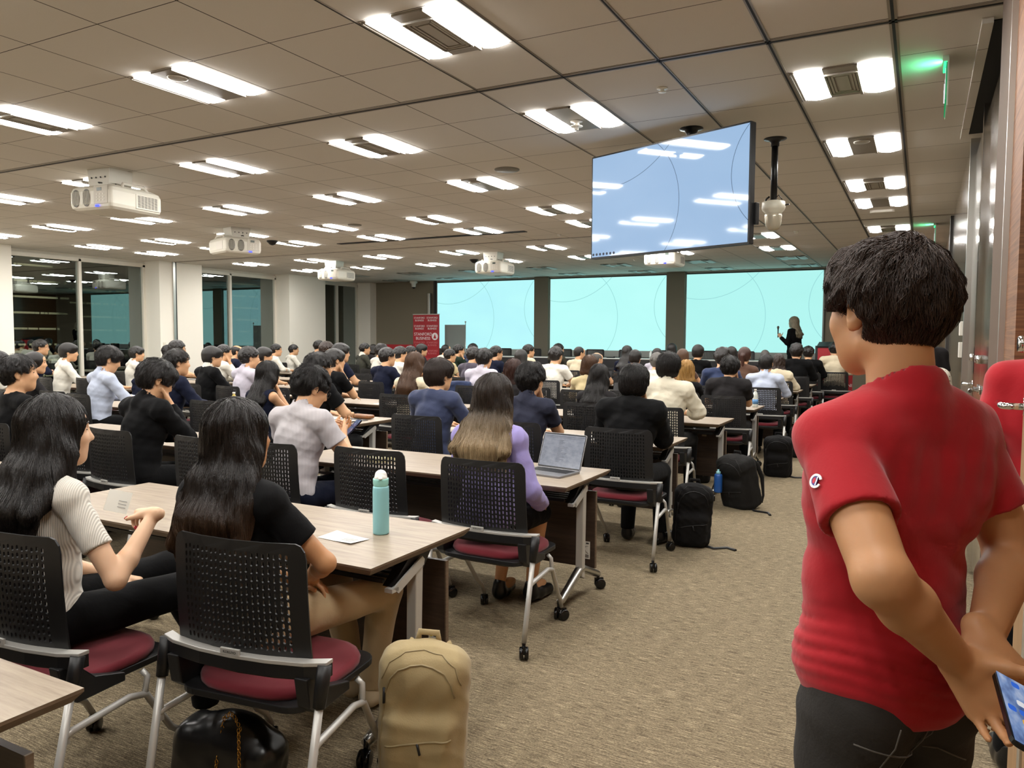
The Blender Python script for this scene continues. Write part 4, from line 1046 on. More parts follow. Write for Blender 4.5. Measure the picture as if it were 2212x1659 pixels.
def hair_field(style, c, R, h, k=1.0, extra=0, drape=0, locks=None, clumps=0, wm=1.0):
    c = np.array(c, float)
    longl = {'long': .46, 'vlong': .52, 'pony': .36, 'bob': .22, 'shag': .30}.get(style, .16)
    lo = c-V3(.23, .27, longl+.05); hi = c+V3(.20, .18, .19); F = Field(lo, hi, h)
    def W(x, y, z): return c+R@(np.array([x, y, z])*k)
    e = lambda p, r, kk=.02, op='add', Rr=None: F.ell(W(*p), np.array(r)*k, R if Rr is None else Rr, kk, op)
    t = extra
    if style in ('short', 'crew', 'curly', 'tuft', 'bald', 'bowl', 'mid'):
        g = {'short': .012, 'crew': .005, 'curly': .022, 'tuft': .016, 'bald': .004, 'bowl': .020, 'mid': .017}[style]+t
        e((0, -.022, .030), (.078+g, .096+g, .090+g)); e((0, -.045, -.015), (.070+g*.45, .068+g*.45, .075))
        if style in ('bowl', 'tuft', 'mid'): e((0, .035, .062), (.070+g*.6, .062+g*.4, .045+g*.4))
        if style in ('bowl', 'mid'): e((0, -.03, -.02), (.082+g*.55, .075+g, .065+g*.5))
        if style == 'tuft':
            for q in ((-.02, .05, .10), (.03, .01, .112), (.0, -.05, .115), (-.05, -.02, .10), (.05, -.05, .095)): e(q, (.036, .04, .030), .02)
        if style == 'curly':
            F.wrinkle(.010, 90, 5)
        if clumps:
            rg = np.random.RandomState(clumps); cr = V3(.01, -.05, .115)
            for q in range(clumps):
                a = rg.uniform(0, 2*PI); b_ = rg.uniform(-.25, 1.0); cc_ = math.sqrt(max(0, 1-b_*b_))
                u = V3(cc_*math.cos(a), cc_*math.sin(a), b_); p = V3(0, -.022, .025)+u*V3(.080+g*.6, .098+g*.6, .092+g*.6)
                if u[1] > .72 and u[2] < .15: continue
                o_ = p-cr; o_ /= np.linalg.norm(o_)+1e-6; tg = o_+V3(0, 0, -.35)*(1 if u[2] < .75 else 0)+.35*rg.randn(3); tg = tg-u*(tg@u); tg /= np.linalg.norm(tg)+1e-6
                L_ = rg.uniform(.030, .055); e_ = p+tg*L_+u*rg.uniform(.000, .012)*(1 if u[2] > -.1 else .3)
                F.cone(W(*p), .0125*k, W(*e_), .0030*k, .006)
        # face opening, ears, neck line
        fy = {'bowl': .085, 'mid': .080}.get(style, .072); fz = {'bowl': .012, 'mid': .02}.get(style, .040)
        F.rbox(W(0, fy+.10, fz-.14), np.array((.20, .105, .14))*k, .02*k, R, .012, 'sub')
        F.rbox(W(0, fy-.005, fz-.145), np.array((.20, .055, .115))*k, .02*k, R, .010, 'sub')
        for s in (-1, 1): F.ell(W(s*.098, -.004, -.026), np.array((.040, .034, .046 if style != 'bowl' else .034))*k, R, .008, 'sub')
        F.rbox(W(0, -.04, -.205+{'short': .022, 'crew': .03, 'tuft': .016, 'curly': .02, 'bald': .02}.get(style, .004)), np.array((.2, .13, .12))*k, .03*k, R@rotm(pitch=-.25), .01, 'sub')
        F.rbox(W(0, .06, -.10), np.array((.2, .075, .09))*k, .03*k, R, .01, 'sub')
        if style == 'bald': F.ell(W(0, .03, .115), np.array((.062, .12, .06))*k, R, .006, 'sub')
    else:
        g = .016+t
        e((0, -.020, .030), (.078+g, .098+g, .090+g)); 
        if style in ('bob', 'shag', 'long', 'vlong'):
            e((0, -.028, -.045), (.088+g, .080+g, .095), .03)
        if style == 'bob':
            e((0, -.030, -.085), (.094+g, .082+g, .055), .025)
        if style == 'shag':
            e((0, -.035, -.13), (.105+g, .08+g, .09), .03); F.wrinkle(.008, 60, 3, (1, 1, .6))
        if style in ('long', 'vlong'):
            L = .30 if style == 'long' else .40
            Rd = rotm(pitch=drape)
            ch = [(0, -.055, -.03), (0, -.105, -.13), (0, -.168, -.25), (0, -.178, -L)]; rr_ = [.058, .050, .040, .030]
            for q in range(3):
                F.cone(c+Rd@V3(*ch[q]), rr_[q], c+Rd@V3(*ch[q+1]), rr_[q+1], .03, 'add', ((1.9*wm) if q else 1.5, .85, 1))
            for s in (-1, 1):
                F.cone(c+Rd@V3(s*.075, -.03, -.06), .032, c+Rd@V3(s*.098*wm, -.10, -.20), .028, .03); F.cone(c+Rd@V3(s*.098*wm, -.10, -.20), .028, c+Rd@V3(s*.115*wm, -.165, -L*.85), .020, .03)
                if locks and s in locks: F.cone(c+Rd@V3(s*.085, .0, -.08), .022, c+Rd@V3(s*.115, -.015, -.20), .018, .02); F.cone(c+Rd@V3(s*.115, -.015, -.20), .018, c+Rd@V3(s*.125, .02, -.31), .010, .02)
            rg = np.random.RandomState(7)
            for q in range(22):
                xx = rg.uniform(-1, 1); z0_ = -L+rg.uniform(.02, .08); z1_ = -L-rg.uniform(.015, .075)
                p_ = V3(xx*.105*wm, -.172+.03*xx*xx+rg.uniform(-.006, .006), z0_); e_ = V3(xx*(.112*wm)+rg.uniform(-.012, .012), -.178+.035*xx*xx+rg.uniform(-.014, .006), z1_)
                F.cone(c+Rd@p_, .019, c+Rd@e_, .003, .008)
            F.wrinkle(.0035, 55, 8, (1.4, 1.4, .12))
        if style == 'pony':
            e((0, -.035, -.02), (.080, .082, .080), .02)
            F.cone(W(0, -.115, .03), .022, W(0, -.15, .0), .028, .02); F.cone(W(0, -.15, .0), .028, c+V3(0, -.115, -.26), .014, .02)
        if style == 'bun': e((0, -.10, .07), (.045, .045, .045), .01)
        w = .105 if style != 'pony' else .2
        F.rbox(W(0, .175, -.10), np.array((.064, .115, .135))*k, .045*k, R, .02, 'sub')
        F.rbox(W(0, .155, -.22), np.array((.16, .115, .15))*k, .04*k, R, .02, 'sub')
        if style in ('pony', 'bun'):
            for s in (-1, 1): F.ell(W(s*.098, .004, -.030), np.array((.034, .032, .050))*k, R, .008, 'sub')
            F.rbox(W(0, .05, -.15), np.array((.2, .11, .08))*k, .03*k, R, .01, 'sub')
        if style == 'bob': F.plane_cut(W(0, 0, -.135), R@np.array((0, -.12, -1.0)))
    return F
def hair_flow(c, R, crown, grav=1.0):
    cr = np.array(c)+R@np.array(crown)
    def fl(P, t):
        d = P-cr; r = np.linalg.norm(d, axis=1, keepdims=True)+1e-6; out = d/r
        sw = np.cross(out, np.array([0, 0, 1.0]))
        k = np.clip((r-.02)/.12, 0, 1); return out*(1-k*.55)+sw*.45*(1-k)+np.array([0, 0, -1.0])*grav*k
    return fl
def hair_mesh(style, c, R, m, h=.006, k=1.0, n=0, seed=0, rad=.0007, extra=0, length=None, crown=(0, -.045, .115), drape=0, locks=None, lift=None, clumps=0, wm=1.0):
    F = hair_field(style, c, R, h, k, extra, drape, locks, clumps, wm)
    v, f = F.nets(); v = smooth_v(v, f, 2)
    if n:
        rg = np.random.RandomState(seed)
        L = length or {'long': .42, 'vlong': .50, 'bob': .18, 'shag': .26}.get(style, .055)
        top = v[v[:, 2] > np.array(c)[2]-.09] if style in ('long', 'vlong', 'bob', 'shag') else v
        r = top[rg.randint(0, len(top), n)]+rg.randn(n, 3)*.002
        st = .011 if L < .1 else .022; steps = max(4, int(L/st))
        sv, sf = strands(F, r, hair_flow(c, R, crown, 1.1), steps, st, rad, seed, (.0002, .0045), .0 if L > .1 else (.12 if lift is None else lift), .10 if L > .1 else .28)
        # flat shading-free merge of cap and strands
        v2 = np.concatenate([v, sv]); f2 = np.concatenate([f, sf+len(v)]); return np_mesh('hair', v2, f2, m)
    return np_mesh('hair', v, f, m)
# ================================================================ people
def lr(v): return v[0] if isinstance(v, (list, tuple)) else v
POSES = {
 'desk': dict(lean=.14, R=((.255, .17, .80), (.10, .355, .770), (-.55, .8, .0), (0, 0, 1), .45), L=((-.255, .17, .80), (-.12, .34, .770), (.45, .85, .0), (0, 0, 1), .4)),
 'chin': dict(lean=.16, R=((.175, .25, .79), (.055, .205, 1.005), (-.35, -.15, .9), (.3, .9, .1), 1.1), L=((-.24, .18, .80), (-.03, .31, .775), (.7, .6, .0), (0, 0, 1), .4)),
 'chinb': dict(lean=.22, R=((.14, .27, .79), (.05, .25, 1.00), (-.2, -.1, .95), (.5, .8, 0), .9), L=((-.14, .27, .79), (-.05, .25, 1.00), (.2, -.1, .95), (-.5, .8, 0), .9)),
 'lap': dict(lean=-.04, R=((.245, .02, .745), (.09, .22, .655), (-.5, .8, -.1), (0, .1, 1), .35), L=((-.245, .02, .745), (-.07, .22, .655), (.55, .8, -.1), (0, .1, 1), .35)),
 'phone': dict(lean=.20, R=((.27, .10, .79), (.115, .285, .86), (-.35, .75, .45), (.55, -.05, -.8), .7), L=((-.27, .10, .79), (-.05, .30, .87), (.35, .75, .45), (-.55, -.05, -.8), .7)),
}
def make_person(pose='desk', fem=False, sleeve='short', collar=False, yaw=0., nod=0., h=.010, loose=0., custom=None, wr=.005, legs='seat', only=None, seed=0, bareleg=False, neck='crew', hem=.50, lean=None):
    ps = dict(POSES[pose]) if pose in POSES else {}
    if custom: ps.update(custom)
    ln = ps.get('lean', .1) if lean is None else lean
    fx = .90 if fem else 1.0; piv = V3(0, 0, .52); Rl = rotm(pitch=ln)
    def T(x, y, z): return piv+Rl@(V3(x*fx, y, z)-piv)
    sw = .150 if fem else .172
    hc = T(0, .04, 1.185); Rh = rotm(yaw=yaw, pitch=ln*.3+nod)
    hc = hc+rotm(pitch=ln)@V3(0, .02*math.sin(ln*.5+nod), 0)
    Sh = {s: T(s*sw/fx, -.008, .978 if fem else .990) for s in (-1, 1)}
    tors = [('e', T(0, -.01, .57), V3(.158*fx+(.012 if fem else 0), .125, .12), Rl), ('e', T(0, .0, .71), V3(.138*fx, .102, .14), Rl), ('e', T(0, .008, .87), V3(.152*fx, .112, .15), Rl)]
    tors += [('c', T(0, -.02, 1.015), .052, Sh[s], .056*(.93 if fem else 1), .03) for s in (-1, 1)]
    if fem: tors += [('e', T(s*.07, .085, .87), V3(.055, .05, .055), Rl) for s in (-1, 1)]
    af = .82 if fem else 1.0; arms = {}
    for key, s in (('R', 1), ('L', -1)):
        a = ps.get(key)
        E, Wr, d, n, cu = [np.array(q, float) if isinstance(q, tuple) and len(q) == 3 else q for q in a[:5]]; ex = a[5] if len(a) > 5 else {}
        arms[s] = (Sh[s], E, Wr, d, n, cu, ex)
    out = {'head': (hc, Rh), 'arms': arms, 'T': T, 'Rl': Rl}
    # body
    allp = [hc+V3(0, 0, .14), hc-V3(.13, .14, .2), hc+V3(.13, .14, 0), V3(-.22, -.2, .5), V3(.22, .2, .5)]
    for s in arms: allp += [arms[s][1], arms[s][2], arms[s][2]+arms[s][3]*.2]
    lo = np.min(allp, 0)-.09; hi = np.max(allp, 0)+.09
    if bareleg: lo[2] = 0; hi[1] = max(hi[1], .75)
    B = Field(lo, hi, h); apply_prims(B, tors, -.006)
    B.cone(T(0, -.012, 1.0), .060*(.86 if fem else 1), T(0, .018, 1.115), .054*(.84 if fem else 1), .03)
    head_prims(B, hc, Rh, fem)
    for s, (S, E, Wr, d, n, cu, ex) in arms.items():
        B.cone(S, .052*af, E, .040*af, .02); M_ = E+(Wr-E)*.3; B.cone(E, .041*af, M_, .041*af, .015); B.cone(M_, .041*af, Wr, .0265*af, .015)
        apply_prims(B, hand_prims(Wr+(Wr-E)/np.linalg.norm(Wr-E)*.012, d, n, -s, cu, .93 if fem else 1.0, **ex))
    if bareleg:
        for s in (-1, 1): k_ = bareleg[s]; B.cone(k_[0], .055, k_[1], .032, .02); B.ell(k_[1]+V3(0, .07, -.045), V3(.038, .10, .03), None, .02)
    out['body'] = B
    # shirt
    C = Field(lo-.03, hi+.03, h)
    tors2 = list(tors); apply_prims(C, tors2, .010+loose)
    hemP = T(0, 0, hem)
    if neck == 'hood': C.cone(T(-.05, -.09, 1.00), .035, T(.05, -.09, 1.00), .035, .03)
    if collar:
        C.cone(T(0, -.018, 1.03), .073*(.88 if fem else 1), T(0, -.004, 1.072), .066*(.88 if fem else 1), .012)
    C.cone(T(0, -.004, 1.055), .058*(.86 if fem else 1), T(0, .03, 1.2), .065, .004, 'sub')
    if neck == 'v': C.ell(T(0, .10, 1.03), V3(.07, .09, .10), Rl, .01, 'sub')
    if neck == 'scoop': C.ell(T(0, .0, 1.06), V3(.10, .09, .06), Rl, .01, 'sub')
    if wr: C.wrinkle(wr, 22, seed+1, (1, 1, 1.6))
    C.plane_cut(hemP, -Rl@V3(0, 0, 1.0))
    if sleeve != 'none':
        for s, (S, E, Wr, d, n, cu, ex) in arms.items():
            D = Field(lo-.03, hi+.03, h); u = (E-S)/np.linalg.norm(E-S); w = (Wr-E)/np.linalg.norm(Wr-E)
            if sleeve == 'short':
                t = .62; P2 = S+(E-S)*(t+.12); D.cone(S, .058*af+loose*.6, P2, (.058+loose*1.3)*af, .02)
                if wr: D.wrinkle(wr, 26, seed+2)
                D.plane_cut(S+(E-S)*t, u)
            else:
                D.cone(S, .059*af+loose*.6, E, .049*af+loose, .02); D.cone(E, .050*af+loose, Wr-w*.0, .036+loose*.8, .02)
                if sleeve == 'roll': D.cone(E+w*.06, .058*af+loose, E+w*.09, .056*af+loose, .01)
                if wr: D.wrinkle(wr*1.1, 30, seed+2)
                e = {'long': Wr-w*.01, 'roll': E+w*.10}[sleeve]
                if float(u@w) > -.3 or True:
                    r_ = D.sl(e-.09, e+.09)
                    lo_ = np.minimum(e, e+w*.1)-.08; hi_ = np.maximum(e, e+w*.1)+.08; D.plane_cut(e, w, lo=lo_, hi=hi_)
                    if sleeve == 'roll':
                        D2 = D; lo_ = np.minimum(e, Wr+w*.05)-.05; hi_ = np.maximum(e, Wr+w*.05)+.05; D2.plane_cut(e, w, lo=lo_, hi=hi_)
            hh = np.clip(.5+.5*(C.f-D.f)/.012, 0, 1); C.f = C.f*(1-hh)+D.f*hh-.012*hh*(1-hh)
    else:
        for s in (-1, 1): C.cone(Sh[s]+V3(s*.035, 0, .0), .058, Sh[s]+V3(s*.09, 0, -.06), .075, .01, 'sub')
    out['shirt'] = C
    # trousers
    if legs == 'seat':
        kn = ps.get('knees', {1: (V3(.115, .42, .525), V3(.12, .40, .10)), -1: (V3(-.115, .42, .525), V3(-.12, .38, .10))})
        Q = Field(V3(-.36, -.22, .05), V3(.36, .72, .72), h)
        Q.ell(V3(0, -.015, .555), V3(.172, .135, .105), None, .02); Q.ell(T(0, -.005, .60), V3(.143*fx, .108, .06), Rl, .02)
        for s in (-1, 1):
            K, A = kn[s]; Q.cone(V3(s*.085, .02, .545), .088*(.95 if fem else 1), K, .066, .03)
            if not bareleg: Q.cone(K, .066, A, .050, .02)
        if wr: Q.wrinkle(wr, 20, seed+3)
        if not bareleg:
            for s in (-1, 1): 
                A = kn[s][1]; Q.plane_cut(A-V3(0, 0, .01), (0, 0, -1), lo=A-V3(.1, .1, .1), hi=A+V3(.1, .1, .02))
        out['trousers'] = Q; out['ankles'] = {s: kn[s][1] for s in (-1, 1)}
    return out
def shoe_mesh(ank, m, name='shoes', h=.008):
    pts = list(ank.values()); F = Field(np.min(pts, 0)-V3(.08, .12, .12), np.max(pts, 0)+V3(.08, .26, .06), h)
    for s, A in ank.items():
        F.cone(V3(A[0], A[1]-.01, .055), .042, V3(A[0]+s*.01, A[1]+.06, .045), .040, .02); F.cone(V3(A[0]+s*.01, A[1]+.06, .045), .042, V3(A[0]+s*.025, A[1]+.165, .036), .034, .02)
        F.cone(A+V3(0, -.01, .01), .036, V3(A[0], A[1]-.01, .05), .036, .02)
    F.plane_cut((0, 0, .006), (0, 0, -1)); return field_mesh(name, F, m)
_cache = {}
def eye_mesh():
    if 'eyes' in _cache: return _cache['eyes']
    b = MB()
    for s in (-1, 1):
        vs = []; fs = []
        for i in range(7):
            for j in range(8):
                a, t = PI*i/6, 2*PI*j/8; vs.append((s*.031+.0105*math.sin(a)*math.cos(t), .0805+.0075*math.sin(a)*math.sin(t), .008+.0035*math.cos(a)))
        for i in range(6):
            for j in range(8): fs.append((i*8+j, i*8+(j+1) % 8, (i+1)*8+(j+1) % 8, (i+1)*8+j))
        b.add(vs, fs, True); b.tube([(s*.016, .0905, .030), (s*.032, .0895, .034), (s*.046, .079, .029)], [.0025, .0032, .0018], 6)
    _cache['eyes'] = b.mesh('eyes', M_dark_eye); return _cache['eyes']
def glasses_mesh(m=None):
    if 'gl' in _cache: return _cache['gl']
    b = MB()
    for s in (-1, 1):
        b.tube([(s*.034+.022*math.cos(t), .102-.05*abs(s*.034+.022*math.cos(t))**1.5*3, .003+.017*math.sin(t)) for t in [2*PI*i/16 for i in range(17)]], .0014, 5, False)
        b.tube([(s*.056, .092, .006), (s*.078, .06, .006), (s*.084, .0, .004), (s*.084, -.014, -.008)], .0016, 5)
    b.tube([(-.012, .103, .004), (0, .106, .006), (.012, .103, .004)], .0014, 5)
    _cache['gl'] = b.mesh('glasses', M_lens); return _cache['gl']
def mat4(c, R): 
    m = Matrix.Identity(4)
    for i in range(3):
        for j in range(3): m[i][j] = float(R[i][j])
        m[i][3] = float(c[i])
    return m
def link_child(name, me, parent, m4=None, mtl=None):
    o = bpy.data.objects.new(name, me); COL.objects.link(o); o.parent = parent
    if m4 is not None: o.matrix_local = m4
    if mtl is not None:
        o.material_slots[0].link = 'OBJECT'; o.material_slots[0].material = mtl
    return o
CL = {}
def cloth(n):
    if n in CL: return CL[n]
    D = {'white': (226, 221, 208), 'cream': (222, 208, 178), 'navy': (24, 28, 46), 'black': (13, 13, 14), 'charcoal': (38, 36, 37), 'lblue': (180, 188, 206), 'lilacgrey': (196, 190, 202),
         'beige': (196, 178, 136), 'green': (32, 44, 34), 'brown': (92, 66, 52), 'bluejkt': (38, 50, 82), 'purplegrey': (66, 60, 72), 'olive': (60, 58, 50), 'greysuit': (66, 66, 58), 'denim': (38, 42, 58),
         'trnavy': (22, 26, 42), 'trblack': (11, 11, 12), 'trkhaki': (186, 164, 128), 'polo': (46, 48, 62), 'royal': (40, 70, 160), 'navyblue': (52, 60, 88), 'linen': (226, 218, 196), 'dotblouse': (226, 218, 200)}
    CL[n] = fabric('cloth_'+n, rgb(*D[n]), wr=.35 if n not in ('white', 'cream', 'linen', 'lblue') else .45, wscale=9); return CL[n]
def person(label, x, y, ztop, pose='desk', hair='short', hairm=None, shirt='white', sleeve='short', collar=False, fem=False, glasses=False, rz=0., yaw=0., skin=None, group=None,
           under=None, trousers='trblack', sc=None, lean=None, neck='crew', loose=0., h=.0115, bright=None, nod=0., hn=0, seed=0, wr=.005):
    """one seated person; x, y is where the head is"""
    key = (pose, fem, round(yaw, 2), lean, h, round(nod, 2)); kb = ('b',)+key
    if kb not in _cache:
        P = make_person(pose, fem, 'short', False, yaw, h=h, lean=lean, nod=nod, wr=0)
        _cache[kb] = (field_mesh('body', P['body'], M_skin), P['head'], field_mesh('trousers', P['trousers'], M_shoe), shoe_mesh(P['ankles'], M_shoe, h=.012))
    ks = ('s',)+key+(sleeve, collar, neck, loose, seed)
    if ks not in _cache:
        P = make_person(pose, fem, sleeve, collar, yaw, h=h, lean=lean, nod=nod, wr=wr, neck=neck, loose=loose, seed=seed); _cache[ks] = field_mesh('shirt', P['shirt'], M_shoe)
    kh = ('h', hair, hn, fem, h)
    if kh not in _cache: _cache[kh] = hair_mesh(hair, (0, 0, 0), np.eye(3), M_hair, h=.0075, k=.97 if fem else 1.0, n=hn, seed=len(_cache), rad=.0011, clumps={'short': 110, 'tuft': 160, 'mid': 120, 'curly': 140}.get(hair, 0))
    body, (hc, Rh), tr, sh = _cache[kb]
    k = (ztop/(hc[2]+.138)) if sc is None else sc
    o = bpy.data.objects.new('person', body); COL.objects.link(o); tag(o, label, 'person', group)
    off = Matrix.Rotation(rz, 3, 'Z')@Vector((hc[0]*k, hc[1]*k, 0))
    o.location = (x-off.x, y-off.y, 0); o.rotation_euler = (0, 0, rz); o.scale = (k, k, k)
    o.material_slots[0].link = 'OBJECT'; o.material_slots[0].material = skin or M_skin
    hm = mat4(hc, Rh)
    link_child('hair', _cache[kh], o, hm, hairm or M_hair); link_child('shirt', _cache[ks], o, None, cloth(shirt))
    link_child('trousers', tr, o, None, cloth(trousers)); link_child('shoes', sh, o, None)
    link_child('eyes', eye_mesh(), o, hm)
    if glasses: link_child('glasses', glasses_mesh(), o, hm)
    if under:
        ku = ('u',)+key
        if ku not in _cache:
            P = make_person(pose, fem, 'none', True, yaw, h=h, lean=lean, nod=nod, wr=0); F = P['shirt']; T = P['T']
            F2 = Field(T(0, 0, 1.04)-.12, T(0, 0, 1.04)+.12, .007); F2.cone(T(0, -.016, 1.03), .071, T(0, .0, 1.088), .064, .01); F2.cone(T(0, -.004, 1.05), .0575, T(0, .03, 1.2), .062, .003, 'sub')
            _cache[ku] = field_mesh('shirt_collar', F2, cloth('white'))
        link_child('shirt_collar', _cache[ku], o, None)
    return o
